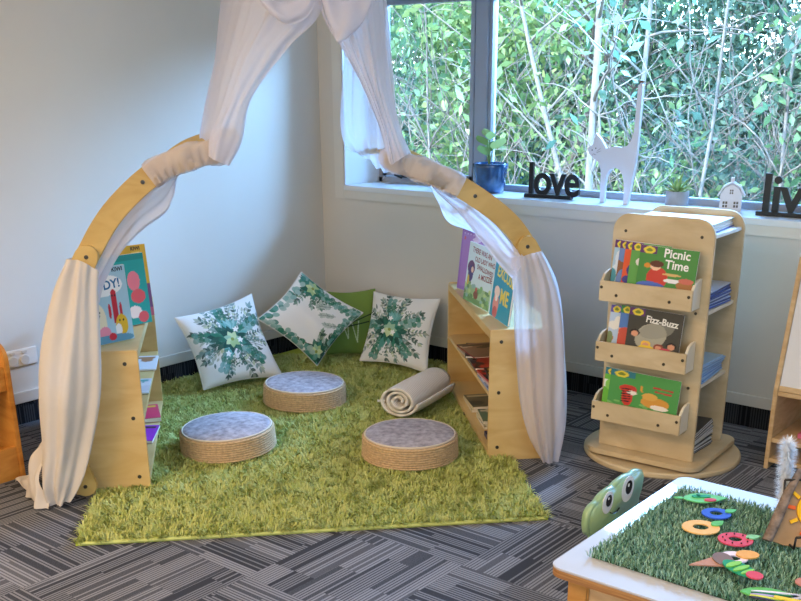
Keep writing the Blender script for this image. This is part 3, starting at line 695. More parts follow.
# right shelf books: covers face the camera side
c = Canvas(70, 90, '9C6CC0'); c.rect(.06, .06, .94, .94, 'A878C8')
for i in range(8): c.ell(.1+.11*i, .93, .018, .012, 'E2D0F0')
for i in range(6): c.leaf(.55, .86, .16, .06, i*1.05, 'E2CCF0')
c.ell(.12, .85, .03, .03, 'D85A4A')
book('purple picture book at the back of the right shelf top', .27, .285, .010, c, stand(1.365, -.505, TZ, R(-26), R(-6)), '8A58B0', [], 'picture books standing on the right shelf')
c = Canvas(90, 90, 'CFE6EA'); c.rect(0, 0, 1, .30, '9CC08A'); c.rect(0, .0, 1, .1, '6F9A5A')
rr = random.Random(5)
for i in range(40): c.ell(rr.uniform(0, 1), rr.uniform(.02, .34), .05, .035, rr.choice(['7FB26A', '5E8F52', 'B8D48C', '8FB8B0']))
c.ell(.17, .58, .14, .12, '6A3A6E'); c.ell(.17, .48, .10, .14, '4A3A7E'); c.ell(.22, .55, .05, .05, 'E8C0A0'); c.ell(.10, .36, .04, .09, 'E0C040'); c.ell(.46, .16, .09, .07, '8A5038'); c.ell(.46, .25, .04, .04, 'C84A3A')
book('pale blue picture book about an old lady on the right shelf', .305, .262, .010, c, stand(1.545, -.700, TZ, R(-33), R(-7)), 'C0D8DC',
     [('THERE WAS AN', .032, .52, .84, '8C2A30', R(-2), .0006), ('OLD LADY WHO', .030, .66, .71, '8C2A30', 0, .0006), ('SWALLOWED', .030, .70, .58, '8C2A30', R(-3), .0006), ('A MOZZIE', .034, .74, .45, '8C2A30', R(2), .0006)], 'picture books standing on the right shelf')
c = Canvas(70, 90, '1E9CC0'); c.ell(.26, .20, .15, .17, 'E89A8E'); c.ell(.26, .40, .14, .09, 'F6DCD0'); c.ell(.26, .08, .12, .09, 'C85A50'); c.ell(.26, .30, .06, .05, 'F6EFE8')
book('turquoise picture book nearest the front of the right shelf', .25, .272, .010, c, stand(1.825, -.893, TZ, R(-38), R(-7)), '177FA0',
     [('EXCUSE', .064, .60, .60, 'F0E060', R(-6), .0018), ('ME', .085, .66, .26, 'F0E060', 0, .0025)], 'picture books standing on the right shelf')
# flat magazines and booklets
def flat(label, loc, rz, w, d, t, cover, spine, group, name='booklet'):
    s = MB(); s.tint(spine); s.box((-w/2, -d/2, 0), (w/2, d/2, t)); s.tint('EEEAE0'); s.box((-w/2+.003, -d/2-.0005, .001), (w/2+.0005, d/2+.0005, t-.0012))
    c = Canvas(24, 32, cover[0]); r = random.Random(int(abs(loc[0]*1e4)) % 9973)
    for i in range(9): c.ell(r.uniform(0, 1), r.uniform(0, 1), r.uniform(.08, .25), r.uniform(.05, .2), r.choice(cover))
    c.rect(.08, .80, .92, .93, cover[1])
    s.grid([[(-w/2+w*j/23, -d/2+d*i/31, t+.0006) for j in range(24)] for i in range(32)], None, c.cols())
    o = s.build(name, PRINT); o.location = loc; o.rotation_euler = (0, 0, rz); tag(o, label, 'book', group); return o
def pile(base, items, group, rz0):
    z = base[2]
    for (lb, cov, sp, t, dx, dy, dr, w, d) in items:
        flat(lb, (base[0]+dx, base[1]+dy, z), rz0+dr, w, d, t, cov, sp, group); z += t+.0014
G1 = 'picture books lying on the middle right shelf'
pile(Rloc(.10, .62, .302), [('beige booklet at the bottom of the far pile on the right shelf', ['B8A48C', '6A3A30', '2C2C30'], 'B0A090', .0095, 0, 0, .1, .19, .25), ('dark booklet in the middle of the far pile on the right shelf', ['3A3438', 'B0A090', '7A4A40'], '302C30', .0095, .004, .01, -.2, .19, .25), ('pale patterned booklet on top of the far pile, middle right shelf', ['8A6E5C', '30282C', 'C8B8A0'], '8A2420', .005, .01, -.01, .15, .19, .25)], G1, RZR)
pile(Rloc(.10, .40, .302), [('dark booklet under the red one on the middle right shelf', ['2A2428', '5A3A34', '803020'], '202024', .0095, 0, 0, 0, .19, .25), ('red and black picture book lying on the middle right shelf', ['A82820', '2A2024', 'C84030'], '8A1C18', .0095, .01, .02, -.25, .19, .25)], G1, RZR)
pile(Rloc(.10, .14, .302), [('pale blue book at the bottom of the near pile on the right shelf', ['7A94B8', 'D0D8E8', '405880'], '8AA0C8', .0095, 0, 0, 0, .2, .24), ('white edged book in the middle of the near pile, right shelf', ['C8C0B8', '503830', '202024'], 'D0B0A8', .0095, .004, .004, .06, .2, .24), ('red book with black and yellow cover on the near right pile', ['C02820', '202024', 'E0A820'], 'B02018', .0095, .008, 0, .1, .2, .24), ('black book with yellow patch topmost on the near right pile', ['202024', 'E0A820', '8A1C18'], '1A1A1C', .0095, .016, -.01, -.05, .17, .22)], G1, RZR)
G2 = 'small books lying on the bottom right shelf'
pile(Rloc(.11, .60, .054), [('cream book under the grey one in the far bottom pile', ['C8BC98', '7A7260', 'A89878'], 'D8CCA8', .014, 0, 0, 0, .17, .2), ('cream book with grey picture on the far bottom pile', ['70705C', 'C8BC98', '4A5048'], 'D8CCA8', .014, .003, -.004, .05, .17, .2)], G2, RZR)
pile(Rloc(.11, .34, .054), [('cream book at the base of the near bottom pile', ['C8C0A8', '6A7060', 'A89878'], 'E0D8C0', .012, 0, 0, 0, .15, .18), ('cream book in the middle of the near bottom pile', ['C8C0A8', '8A9080', 'A89878'], 'D8D0B8', .012, .004, .002, .08, .15, .18), ('cream book with green picture on the near bottom pile', ['6E8A70', 'E0D8C0', '4A6050'], 'E0D8C0', .012, .002, -.004, -.05, .15, .18)], G2, RZR)
pile(Rloc(.10, .11, .054), [('navy striped book at the front of the bottom right shelf', ['1C2A5A', 'C8D0E0', '101C44'], '1C2A5A', .02, 0, 0, 0, .16, .13)], G2, RZR)
pile(Lloc(.09, .80, .302), [('white booklet with brown figure on the middle left shelf', ['E4E2E6', 'A87858', 'D8D4DC'], 'E0E0E4', .006, 0, 0, .0, .2, .24)], 'booklets on the left shelf', RZL)
flat('white booklet with teal edge nearer on the middle left shelf', Lloc(.09, .42, .302), RZL, .18, .22, .006, ['E4E2E6', '4AA8A8', 'D8D4DC'], '4AA8A8', 'booklets on the left shelf')
for (lb, y, rz_, t_b, cv, sp) in (('pink picture book lying at the back of the bottom left shelf', .80, .12, .02, ['E03468', 'F4C040', 'C02050'], 'C02050'), ('purple picture book nearer the front of the bottom left shelf', .52, -.1, .012, ['9A30C0', '30303A', 'A838C8'], '7A20A0')):
    flat(lb, Lloc(.085, y, .054), RZL+rz_, .165, .21, t_b, cv, sp, 'picture books on the bottom left shelf')

# ------------------------------------------------------------------ wooden arch stands
LC = [(-.235, .045), (-.272, .20), (-.285, .40), (-.262, .60), (-.205, .78), (-.134, .927), (-.02, 1.085), (.155, 1.222), (.350, 1.275)]
RC = [(1.62, .045), (1.640, .20), (1.648, .40), (1.630, .60), (1.580, .76), (1.508, .905), (1.405, 1.02), (1.21, 1.145), (.985, 1.232)]
def bar(pts, l0, w, t, i0, i1, n=26):
    """ply bar following pts[i0..i1] with rounded ends, in the front plane at depth l0"""
    c = catmull([np.array(p) for p in pts], 120); k = len(pts)-1
    a, b = int(i0/k*119), int(i1/k*119); q = [c[int(a+(b-a)*i/(n-1))] for i in range(n)]
    Lf, Rt = [], []
    for i, p in enumerate(q):
        d = q[min(i+1, n-1)]-q[max(i-1, 0)]; d /= np.linalg.norm(d); m = np.array([-d[1], d[0]]); Lf.append(p+m*w/2); Rt.append(p-m*w/2)
    def capp(p, d, sgn):
        a0 = math.atan2(d[1], d[0]); return [p+w/2*np.array([math.cos(a0+sgn*math.pi/2+sgn_*x), math.sin(a0+sgn*math.pi/2+sgn_*x)]) for sgn_ in (-sgn,) for x in [math.pi*j/8 for j in range(1, 8)]]
    d1 = q[-1]-q[-2]; d1 /= np.linalg.norm(d1); d0 = q[0]-q[1]; d0 /= np.linalg.norm(d0)
    out = Lf+capp(q[-1], d1, 1)+Rt[::-1]+capp(q[0], d0, 1)
    return [(float(p[0]), float(p[1])) for p in out]
# local frame: x = s, y = depth l, z up
def arch(label, pts, d):
    o = thing('wooden_arch', label, 'arch', (A2[0], A2[1], 0), 0, 'wooden arch stands')
    M0 = Matrix(((E1[0], E2[0], 0, 0), (E1[1], E2[1], 0, 0), (0, 0, 1, 0), (0, 0, 0, 1)))
    def pm(l): return M0 @ Matrix(((1, 0, 0, 0), (0, 0, 1, l), (0, 1, 0, 0), (0, 0, 0, 1)))
    for l, nm in ((-.022, 'front'), (.93, 'back')):
        MB().prism(bar(pts, l, .082, .022, 0.15, 5.0), .022, pm(l)).build('lower_bar', PLYA, o, bevel=.0025)
        MB().prism(bar(pts, l, .080, .022, 5.0, 8.0), .022, pm(l+.0225)).build('upper_bar', PLYA, o, bevel=.0025)
        for i in (.15, 5.0, 6.6, 7.9) if nm == 'front' else ():
            c_ = catmull([np.array(p) for p in pts], 120)[int(i/8*119)]; ll = l if i <= 5 else l+.0225
            MB().lathe([(.0075, 0), (.0075, .002), (.003, .0025), (.003, .001), (.0001, .001)], 14, pm(ll) @ Matrix.Translation((c_[0], c_[1], 0)) @ Matrix.Rotation(R(180), 4, 'X')).build('screw', SCREW, o)
    for i in (5.0, 6.5, 8.0):
        c_ = catmull([np.array(p) for p in pts], 120)[int(i/8*119)]
        MB().tube([M0 @ Vector((c_[0], .0225, c_[1])), M0 @ Vector((c_[0], .95, c_[1]))], .011, 12).build('cross_rail', PLYA, o, smooth=True)
    return o
arch('bent wooden arch rising from the left shelf, mostly wrapped in cloth', LC, 1)
arch('bent wooden arch rising from the right shelf, its front bar bare', RC, -1)

# ------------------------------------------------------------------ white draped canopy
CAN = thing('draped_canopy', 'white sheer cloth hung from the ceiling and draped over both wooden arches', 'canopy', (A2[0]+E1[0]*.69+E2[0]*.45, A2[1]+E1[1]*.69+E2[1]*.45, 0))
CO = np.array(CAN.location)
def drape(rows, m, name, nu=70, nv=90, amp=.008, fr=7, seed=1, fade=(0, 0), wob=.006, sharp=1.0):
    K = len(rows[0]); rr = [catmull([np.array(Sx(*p)) for p in row], nu) for row in rows]
    cols = [catmull([r[j] for r in rr], nv) for j in range(nu)]
    P = np.array([[cols[j][i] for j in range(nu)] for i in range(nv)])
    du = np.gradient(P, axis=1); dv = np.gradient(P, axis=0); N = np.cross(du, dv); N /= (np.linalg.norm(N, axis=2)[..., None]+1e-9)
    g = np.random.default_rng(seed); u = np.linspace(0, 1, nu)[None, :]; v = np.linspace(0, 1, nv)[:, None]
    ph = g.uniform(0, 6, 4); f = (np.sin(2*np.pi*(fr*u+.35*np.sin(2.2*v+ph[0]))+ph[1])+.6*np.sin(2*np.pi*(fr*1.73*u+.5*np.sin(1.7*v+ph[2]))+ph[3]))
    f2 = np.sin(9*v+5*u+ph[0])*np.sin(4*u-3*v+ph[2])
    env = np.ones_like(v*u)*(1-fade[0]*(1-v))*(1-fade[1]*v)
    P = P+N*(amp*f*env+wob*f2)[..., None]-CO
    s = MB(); s.grid([[tuple(q) for q in row] for row in P]); o = s.build(name, m, CAN, smooth=True); return o
HK = (.69, .40, 2.62)
# upper left sheet from the ceiling hook to the end of the left arch
drape([[(.62, .50, 2.60), (.64, .44, 2.60), (.66, .40, 2.60), (.70, .34, 2.60), (.74, .30, 2.60)],
       [(.43, .80, 2.15), (.47, .50, 2.12), (.53, .24, 2.10), (.60, .10, 2.08), (.70, .04, 2.06)],
       [(.355, .88, 1.82), (.41, .50, 1.79), (.47, .16, 1.77), (.57, .02, 1.76), (.735, -.03, 1.75)],
       [(.305, .90, 1.57), (.35, .50, 1.56), (.40, .12, 1.55), (.47, -.02, 1.58), (.61, -.04, 1.61)],
       [(.255, .92, 1.40), (.29, .55, 1.40), (.34, .14, 1.40), (.39, -.03, 1.42), (.475, -.05, 1.45)],
       [(.225, .92, 1.30), (.26, .60, 1.315), (.31, .10, 1.325), (.345, -.045, 1.33), (.435, -.05, 1.31)],
       [(.225, .90, 1.27), (.26, .60, 1.285), (.31, .06, 1.27), (.33, -.050, 1.25), (.385, -.045, 1.225)]], SHEER, 'left_upper_sheet', amp=.010, fr=7, seed=2, fade=(0, .8))
# upper right sheet
drape([[(.64, .30, 2.60), (.68, .34, 2.60), (.72, .36, 2.60), (.75, .36, 2.60), (.78, .40, 2.60)],
       [(.70, .04, 2.06), (.76, .02, 2.08), (.82, .02, 2.10), (.88, .06, 2.10), (.92, .20, 2.10)],
       [(.725, -.03, 1.74), (.77, -.04, 1.76), (.83, -.04, 1.77), (.90, -.03, 1.77), (.95, .05, 1.77)],
       [(.80, -.04, 1.60), (.83, -.05, 1.60), (.87, -.05, 1.60), (.92, -.04, 1.60), (.962, .03, 1.60)],
       [(.862, -.045, 1.49), (.885, -.05, 1.48), (.91, -.05, 1.47), (.94, -.05, 1.46), (.975, .02, 1.45)],
       [(.925, -.045, 1.35), (.94, -.05, 1.34), (.955, -.05, 1.33), (.98, -.05, 1.34), (1.005, .02, 1.34)],
       [(.955, -.045, 1.24), (.965, -.055, 1.22), (.985, -.055, 1.23), (1.02, -.05, 1.25), (1.05, .02, 1.255)]], SHEER, 'right_upper_sheet', amp=.008, fr=5, seed=4, fade=(0, .8))
# rear right sheet hanging down to the connecting rail
drape([[(.66, .60, 2.60), (.70, .58, 2.60), (.74, .55, 2.60), (.78, .5, 2.60)],
       [(.84, .92, 1.95), (.90, .80, 1.95), (.93, .55, 1.95), (.95, .3, 1.95)],
       [(.865, .93, 1.61), (.93, .70, 1.61), (.97, .45, 1.61), (.99, .2, 1.61)],
       [(.860, .95, 1.35), (.94, .70, 1.35), (.99, .45, 1.35), (1.02, .15, 1.35)],
       [(.880, .96, 1.235), (.96, .72, 1.20), (1.00, .45, 1.20), (1.03, .10, 1.22)],
       [(.930, .93, 1.20), (.99, .72, 1.155), (1.02, .45, 1.15), (1.05, .08, 1.17)]], SHEER2, 'right_rear_sheet', amp=.009, fr=5, seed=5)
# swags at the top between the two sheets
drape([[(.45, -.04, 1.86), (.52, -.05, 1.79), (.59, -.06, 1.75), (.66, -.06, 1.765), (.728, -.05, 1.86)],
       [(.46, -.06, 1.84), (.525, -.075, 1.76), (.595, -.085, 1.71), (.665, -.08, 1.73), (.730, -.06, 1.83)],
       [(.48, -.03, 1.82), (.54, -.06, 1.73), (.61, -.07, 1.68), (.675, -.07, 1.705), (.732, -.05, 1.80)]], SHEER, 'left_swag', nv=30, amp=.003, fr=2, seed=6, wob=.003)
drape([[(.722, -.05, 1.86), (.765, -.06, 1.78), (.81, -.07, 1.755), (.87, -.06, 1.77), (.935, -.04, 1.84)],
       [(.724, -.06, 1.82), (.763, -.09, 1.70), (.805, -.11, 1.68), (.87, -.09, 1.71), (.93, -.05, 1.80)],
       [(.732, -.06, 1.76), (.758, -.08, 1.66), (.790, -.09, 1.630), (.86, -.08, 1.68), (.92, -.06, 1.77)]], SHEER, 'right_swag', nv=30, amp=.003, fr=2, seed=7, wob=.003)
def sleeve(pts, i0, i1, m, name, w=.060, d=.05, seed=1, lc=-.0):
    c = catmull([np.array(p) for p in pts], 120); n = 30; q = [c[int((i0+(i1-i0)*i/(n-1))/8*119)] for i in range(n)]
    r = random.Random(seed); P = []
    tg = q[-1]-q[-2]; tg = tg/np.linalg.norm(tg); q += [q[-1]+tg*.062*t for t in (.3, .55, .75, .9, .98, 1.0)]; sh = [1]*n+[.96, .86, .70, .48, .25, .02]
    for i, p in enumerate(q):
        dd = q[min(i+1, n-1)]-q[max(i-1, 0)] if i < n else tg; dd = dd/(np.linalg.norm(dd)+1e-9); mm = np.array([-dd[1], dd[0]]); row = []
        for j in range(33):
            a = 2*math.pi*j/32; k = sh[i]*(1+.05*math.sin(3*a+i*.4)+.04*math.sin(5*a-i*.3))
            ca, sa = math.cos(a), math.sin(a); e = .6
            x = w*k*math.copysign(abs(ca)**e, ca)*(.78+.06*math.sin(i*.5)); y = d*k*math.copysign(abs(sa)**e, sa)
            s_, z_ = p+mm*x; row.append(tuple(np.array(Sx(s_, lc+y, z_))-CO))
        P.append(row)
    MB().grid(P).build(name, m, CAN, smooth=True)
sleeve(LC, 6.75, 8.0, SHEER2, 'left_bar_wrap', .058, .032, 1, .012)
sleeve(RC, 6.9, 8.0, SHEER2, 'right_bar_wrap', .058, .032, 2, .012)
# cloth hanging under the left arch, behind the bar
drape([[(.24, .03, 1.23), (.21, .05, 1.20), (.175, .06, 1.17)],
       [(.13, .03, 1.17), (.14, .05, 1.11), (.15, .07, 1.07)],
       [(.02, .02, 1.08), (.04, .04, 1.04), (.060, .06, 1.00)],
       [(-.06, .02, .98), (-.045, .03, .95), (-.03, .05, .92)],
       [(-.12, .0, .90), (-.105, .0, .86), (-.09, .02, .83)],
       [(-.15, -.04, .82), (-.13, -.04, .79), (-.11, -.03, .76)]], SHEER, 'left_under_drape', nv=50, amp=.004, fr=2, seed=8)
# cloth slung under the right arch
drape([[(1.12, .03, 1.16), (1.14, .25, 1.16), (1.17, .5, 1.17), (1.20, .75, 1.16)],
       [(1.17, .04, 1.12), (1.20, .25, 1.07), (1.23, .5, 1.05), (1.27, .78, 1.04)],
       [(1.24, .04, 1.07), (1.26, .20, 1.00), (1.29, .4, .955), (1.32, .72, .92)],
       [(1.34, .04, 1.00), (1.36, .14, .94), (1.38, .28, .91), (1.42, .55, .89)],
       [(1.44, .03, .90), (1.45, .08, .86), (1.46, .14, .84), (1.48, .25, .84)],
       [(1.48, .01, .84), (1.485, .03, .82), (1.49, .05, .80), (1.50, .10, .80)]], SHEER, 'right_under_drape', nv=60, amp=.008, fr=4, seed=9)
drape([[(1.12, .03, 1.15), (1.135, .035, 1.13), (1.15, .04, 1.11)],
       [(1.27, .03, 1.08), (1.262, .035, 1.05), (1.25, .04, 1.02)],
       [(1.38, .03, .99), (1.355, .03, .96), (1.325, .04, .93)],
       [(1.46, .01, .90), (1.43, .0, .87), (1.395, -.01, .84)],
       [(1.50, -.04, .86), (1.475, -.045, .82), (1.45, -.05, .78)]], SHEER, 'right_front_swag', nv=50, amp=.003, fr=2, seed=10)
# left lower drape, over the bar down to the carpet
drape([[(-.190, .12, .905), (-.198, -.02, .915), (-.160, -.055, .92), (-.125, -.05, .90), (-.10, -.03, .87)],
       [(-.255, .12, .80), (-.262, -.03, .80), (-.19, -.065, .80), (-.145, -.06, .79), (-.105, -.04, .77)],
       [(-.318, .12, .62), (-.322, -.03, .62), (-.235, -.075, .62), (-.17, -.07, .62), (-.115, -.045, .62)],
       [(-.350, .12, .42), (-.353, -.03, .42), (-.28, -.085, .42), (-.20, -.08, .42), (-.135, -.055, .43)],
       [(-.365, .12, .24), (-.37, -.03, .24), (-.31, -.09, .24), (-.24, -.085, .25), (-.175, -.06, .27)],
       [(-.385, .10, .10), (-.385, -.04, .10), (-.34, -.09, .10), (-.28, -.09, .11), (-.225, -.065, .14)],
       [(-.37, .08, .012), (-.37, -.03, .012), (-.345, -.07, .012), (-.32, -.08, .015), (-.29, -.07, .03)]], CLOTH, 'left_lower_drape', amp=.011, fr=3.2, seed=11, fade=(.6, .3), wob=.008)
# crumpled tail on the carpet
drape([[(-.345, .03, .20), (-.36, .10, .25), (-.37, .20, .22), (-.38, .28, .24)],
       [(-.375, .0, .17), (-.40, .08, .20), (-.41, .18, .17), (-.41, .26, .15)],
       [(-.395, -.04, .10), (-.425, .05, .14), (-.45, .16, .09), (-.44, .25, .08)],
       [(-.38, -.08, .035), (-.44, .0, .06), (-.49, .14, .03), (-.51, .26, .03)],
       [(-.36, -.10, .010), (-.43, -.02, .012), (-.48, .10, .012), (-.56, .24, .012)]], CLOTH, 'left_floor_tail', nu=60, nv=50, amp=.012, fr=3, seed=12, wob=.014)
# right lower drape, sheer at the top
drape([[(1.445, -.02, .86), (1.48, -.05, .87), (1.52, -.055, .88), (1.56, -.04, .885), (1.585, .08, .86)],
       [(1.448, -.05, .74), (1.50, -.06, .745), (1.56, -.065, .75), (1.62, -.05, .75), (1.655, .08, .74)],
       [(1.458, -.055, .58), (1.51, -.065, .58), (1.58, -.07, .58), (1.66, -.05, .58), (1.695, .08, .58)],
       [(1.474, -.06, .42), (1.53, -.07, .42), (1.60, -.075, .42), (1.68, -.055, .42), (1.715, .08, .42)],
       [(1.495, -.065, .27), (1.55, -.08, .27), (1.61, -.085, .27), (1.69, -.06, .27), (1.725, .08, .27)],
       [(1.535, -.07, .13), (1.58, -.085, .12), (1.63, -.09, .12), (1.70, -.06, .12), (1.72, .06, .13)],
       [(1.585, -.075, .03), (1.61, -.085, .014), (1.645, -.085, .012), (1.68, -.06, .012), (1.69, .02, .014)]], SHEER3, 'right_lower_drape', amp=.010, fr=4, seed=13, fade=(.5, .3))

# ------------------------------------------------------------------ revolving book tower
TW = thing('book_tower', 'pale ply revolving book tower on a round base right of the canopy', 'book display', (2.53, -.575, 0), R(3))
t_ = TW
MB().lathe([(.20, 0), (.328, 0), (.332, .006), (.332, .018), (.326, .024), (.0001, .024)], 64).build('round_base', PLYG, t_, smooth=False)
MB().lathe([(.10, .024), (.10, .034)], 32).build('turntable', SCREW, t_)
MB().prism(rrect(-.245, -.265, .255, .235, .06), .022, Matrix.Translation((0, 0, .034))).build('base_board', PLYG, t_, bevel=.003)
PZ = .0565; PH = 1.022-PZ
def pan(x0, x1, y, th, nm='end_panel', top=.07):
    MB().prism(rrect(x0, PZ, x1, PZ+PH, (.004, top, top, .004), 8), th, Matrix(((1, 0, 0, 0), (0, 0, 1, y), (0, 1, 0, 0), (0, 0, 0, 1)))).build(nm, PLYG, t_, bevel=.003)
pan(-.205, .210, -.200, .018); pan(-.205, .210, .130, .018)
MB().box((-.009, -.181, PZ), (.009, .129, .94)).build('divider', PLYG, t_)
for z in (.962, .668, .372):
    if z > .9: MB().box((-.185, -.181, z-.015), (.200, .129, z)).build('shelf_board', WHT, t_, bevel=.002)
    else:
        MB().box((.010, -.181, z-.015), (.200, .129, z)).build('shelf_board', PLYE, t_, bevel=.002); MB().box((-.185, -.181, z-.015), (-.010, .129, z)).build('shelf_board', PLYE, t_, bevel=.002)
def scr(x, z, y=-.2005, par=None): MB().lathe([(.006, 0), (.006, .002), (.0025, .0025), (.0025, .001), (.0001, .001)], 12, Matrix.Translation((x, y, z)) @ Matrix.Rotation(R(90), 4, 'X')).build('screw', SCREW, par or t_)
for x, z in ((-.15, .955), (.16, .955), (.165, .665), (.165, .365)): scr(x, z)
for zt in (.768, .523, .272):
    # tray: floor, front board and two raised ends
    tf = MB().box((-.193, -.280, zt-.078), (.166, -.2015, zt-.068)).build('book_tray', PLYG, t_)
    MB().box((-.205, -.292, zt-.080), (.178, -.281, zt)).build('tray_front', PLYG, tf, bevel=.0015)
    for x in (-.205, .167):
        s = MB(); pts = [(-.2805, zt-.080), (-.2015, zt-.080), (-.2015, zt+.034), (-.235, zt+.032), (-.262, zt+.022), (-.2805, zt+.002)]
        s.prism(pts, .011, Matrix(((0, 0, 1, x), (1, 0, 0, 0), (0, 1, 0, 0), (0, 0, 0, 1)))); s.build('tray_end', PLYE if x > 0 else PLYG, tf, bevel=.001)
    for x, dz in ((-.195, -.025), (-.13, -.052), (.09, -.052), (.165, -.025)): scr(x, zt+dz, -.2925, tf)
MT = Matrix.Translation((2.53, -.575, 0)) @ Matrix.Rotation(R(3), 4, 'Z')
def reader(bg, band, seed, kind):
    c = Canvas(64, 86, bg); r = random.Random(seed); c.rect(0, .86, .30 if kind != 'tiger' else .0, 1, band)
    el0, ln0 = c.ell, c.line
    c.ell = lambda x, y, rx, ry, col, rot=0, al=1: el0(x, .27+.62*y, rx*.92, ry*.72, col, rot, al)
    c.line = lambda x0, y0, x1, y1, w, col, al=1: ln0(x0, .27+.62*y0, x1, .27+.62*y1, w, col, al)
    if kind == 'picnic':
        c.a[:] = c.a*1; c.ell(.35, .30, .20, .26, 'C8382C'); c.ell(.30, .62, .10, .10, 'F0C8A8'); c.ell(.32, .69, .13, .08, '5A2A1C'); c.ell(.16, .62, .06, .06, 'D8902C'); c.ell(.25, .06, .26, .10, '4A6AC0')
        c.ell(.62, .26, .17, .05, 'F2F2F2'); c.ell(.60, .43, .18, .03, 'D8B070'); c.ell(.84, .16, .16, .12, 'A8703C'); c.ell(.85, .30, .14, .07, 'C86A5A'); c.rect(.0, .0, 1, .02, '6A9A4A')
    elif kind == 'fizz':
        c.ell(.45, .40, .33, .32, 'B8B4A0', .5, .8); c.ell(.55, .6, .35, .2, '8E8E80', .3, .6)
        for x, y, q in ((.15, .45, '1C1414'), (.38, .16, 'F0C040'), (.62, .12, '8A4030'), (.85, .22, '1C1414')): c.ell(x, y, .10, .09, q); c.ell(x, y-.03, .07, .07, 'D89A78')
        c.ell(.4, .05, .16, .07, 'E8C83C'); c.ell(.75, .05, .12, .07, 'C84A5A')
    elif kind == 'tiger':
        c.ell(.28, .38, .09, .26, 'C8382C'); c.ell(.28, .62, .14, .12, 'C8382C'); c.ell(.34, .52, .08, .06, 'F2E8DC')
        for i in range(6): c.line(.19, .2+.08*i, .32, .23+.08*i, .02, '1C1818')
        c.ell(.68, .33, .22, .16, 'D89A3C'); c.ell(.60, .50, .12, .10, 'E0AC50'); c.line(.48, .6, .46, .8, .03, 'D89A3C'); c.ell(.75, .20, .14, .07, 'F0E6D8'); c.line(.62, .82, .92, .80, .03, 'B83A30'); c.line(.66, .70, .90, .68, .03, 'B83A30'); c.ell(.85, .08, .04, .03, '1C1818')
        for i in range(10): c.ell(r.uniform(0, 1), r.uniform(0, .2), .05, .03, '8AC070', 0, .7)
        c.rect(.0, .88, .35, 1, '2A7A8A')
    else:
        for i in range(7): c.ell(r.uniform(0, 1), r.uniform(0, .7), r.uniform(.08, .25), r.uniform(.06, .2), r.choice(kind))
    c.ell = el0; c.ell(.16, .925, .10, .065, 'E8D23C'); c.ell(.16, .925, .055, .03, '7A8A2A')
    return c
def trayb(lb, x, zt, k, cv, spine, w, h, texts=()):
    # books lean back in the tray; k = order from the front
    yb = -.275+k*.0085
    M = MT @ Matrix.Translation((x, yb, zt-.066)) @ Matrix.Rotation(R(1.6), 4, 'Y') @ Matrix.Rotation(R(-6), 4, 'X')
    return book(lb, w, h, .0055, cv, M, spine, texts, 'readers in the display trays', 'reading_book')
PIC = reader('3E8A3C', '5A2A6A', 1, 'picnic')
trayb('green Picnic Time reader in front of the top tray', -.065, .768, 0, PIC, '2E7A34', .235, .215, [('Picnic', .046, .64, .83, 'F2F2EE', R(-1), .0010), ('Time', .046, .66, .64, 'F2F2EE', R(-1), .0010)])
trayb('green reader just behind Picnic Time in the top tray', -.105, .768, 1, reader('5AA04A', '5A2A6A', 2, ['E8E4E0', '3E8A3C']), '5A2A6A', .16, .22)
trayb('orange red reader in the middle of the top tray', -.135, .768, 2, reader('E0582C', '5A2A6A', 3, ['3A3A8A', 'D04A28']), '5A2A6A', .16, .22)
trayb('blue reader second from left in the top tray', -.162, .768, 3, reader('6A8AC0', '5A2A6A', 4, ['8A5A3C', '6A8AC0']), '5A2A6A', .16, .22)
trayb('pale blue reader furthest left in the top tray', -.188, .768, 4, reader('A8C8D8', '5A2A6A', 5, ['D8E4EC', '4A9AA8']), '5A2A6A', .16, .22)
trayb('dark Fizz-Buzz reader in front of the middle tray', -.090, .523, 0, reader('3A3A34', '5A2A6A', 6, 'fizz'), '2A2A28', .225, .215, [('Fizz-Buzz', .036, .62, .76, 'E8E8E0', R(-3), .001)])
trayb('blue reader with a striped shirt picture in the middle tray', -.130, .523, 1, reader('4E7ABA', '3A8A4A', 7, ['E8A070', 'E8E4E0', 'C8503C']), '3A8A4A', .16, .215)
trayb('pale reader with a white dog picture in the middle tray', -.178, .523, 2, reader('B8CCE0', '6A5AA8', 8, ['E8E4D8', 'C87A4A', '7A8A5A']), '6A5AA8', .16, .21)
trayb('green reader with tiger and lion in front of the bottom tray', -.150, .272, 0, reader('4C9A4C', '2A7A8A', 9, 'tiger'), '3A8A3C', .300, .205)
trayb('second green reader peeking left behind in the bottom tray', -.178, .272, 1, reader('6ABA3C', '2A7A8A', 10, ['8ACC5A', 'E8F0E0']), '3A8A3C', .18, .205)
# folders and papers on the tower's side shelves
def sheets(name, label, x0, x1, y0, y1, z, n, t, cols, group, rz=0, cat='folder', jit=.006):
    s = MB(); r = random.Random(n+int(z*100))
    for i in range(n):
        s.tint(cols[i % len(cols)]); a, b = r.uniform(-jit, jit), r.uniform(-jit, jit)
        s.prism(rrect(x0+a, y0+b, x1+a, y1+b, .003, 2), t*.85, None, i*t)
    o = s.build(name, PRINT); o.matrix_world = MT @ Matrix.Translation((0, 0, z)) @ Matrix.Rotation(rz, 4, 'Z'); tag(o, label, cat, group); return o
GF = 'folders on the book tower'
sheets('document_folder', 'blue folder holding white papers on top of the book tower', -.17, .17, -.165, .115, .9632, 8, .0045, ['2A4CA8', 'F0F0EE', 'E6ECEE', 'F4F4F2', 'F0F0EE', 'F4F4F2', 'EAF0F4', 'E4F0F0'], GF, R(4))
for i in range(3): sheets('document_folder', ['lowest blue folder on the second tower shelf', 'middle blue folder on the second tower shelf', 'top blue folder on the second tower shelf'][i], .02, .192, -.16, .10, .669+i*.025, 6, .0040, ['28488A', '3A62B8', 'C8D8F0'], GF, R(-3+3*i))
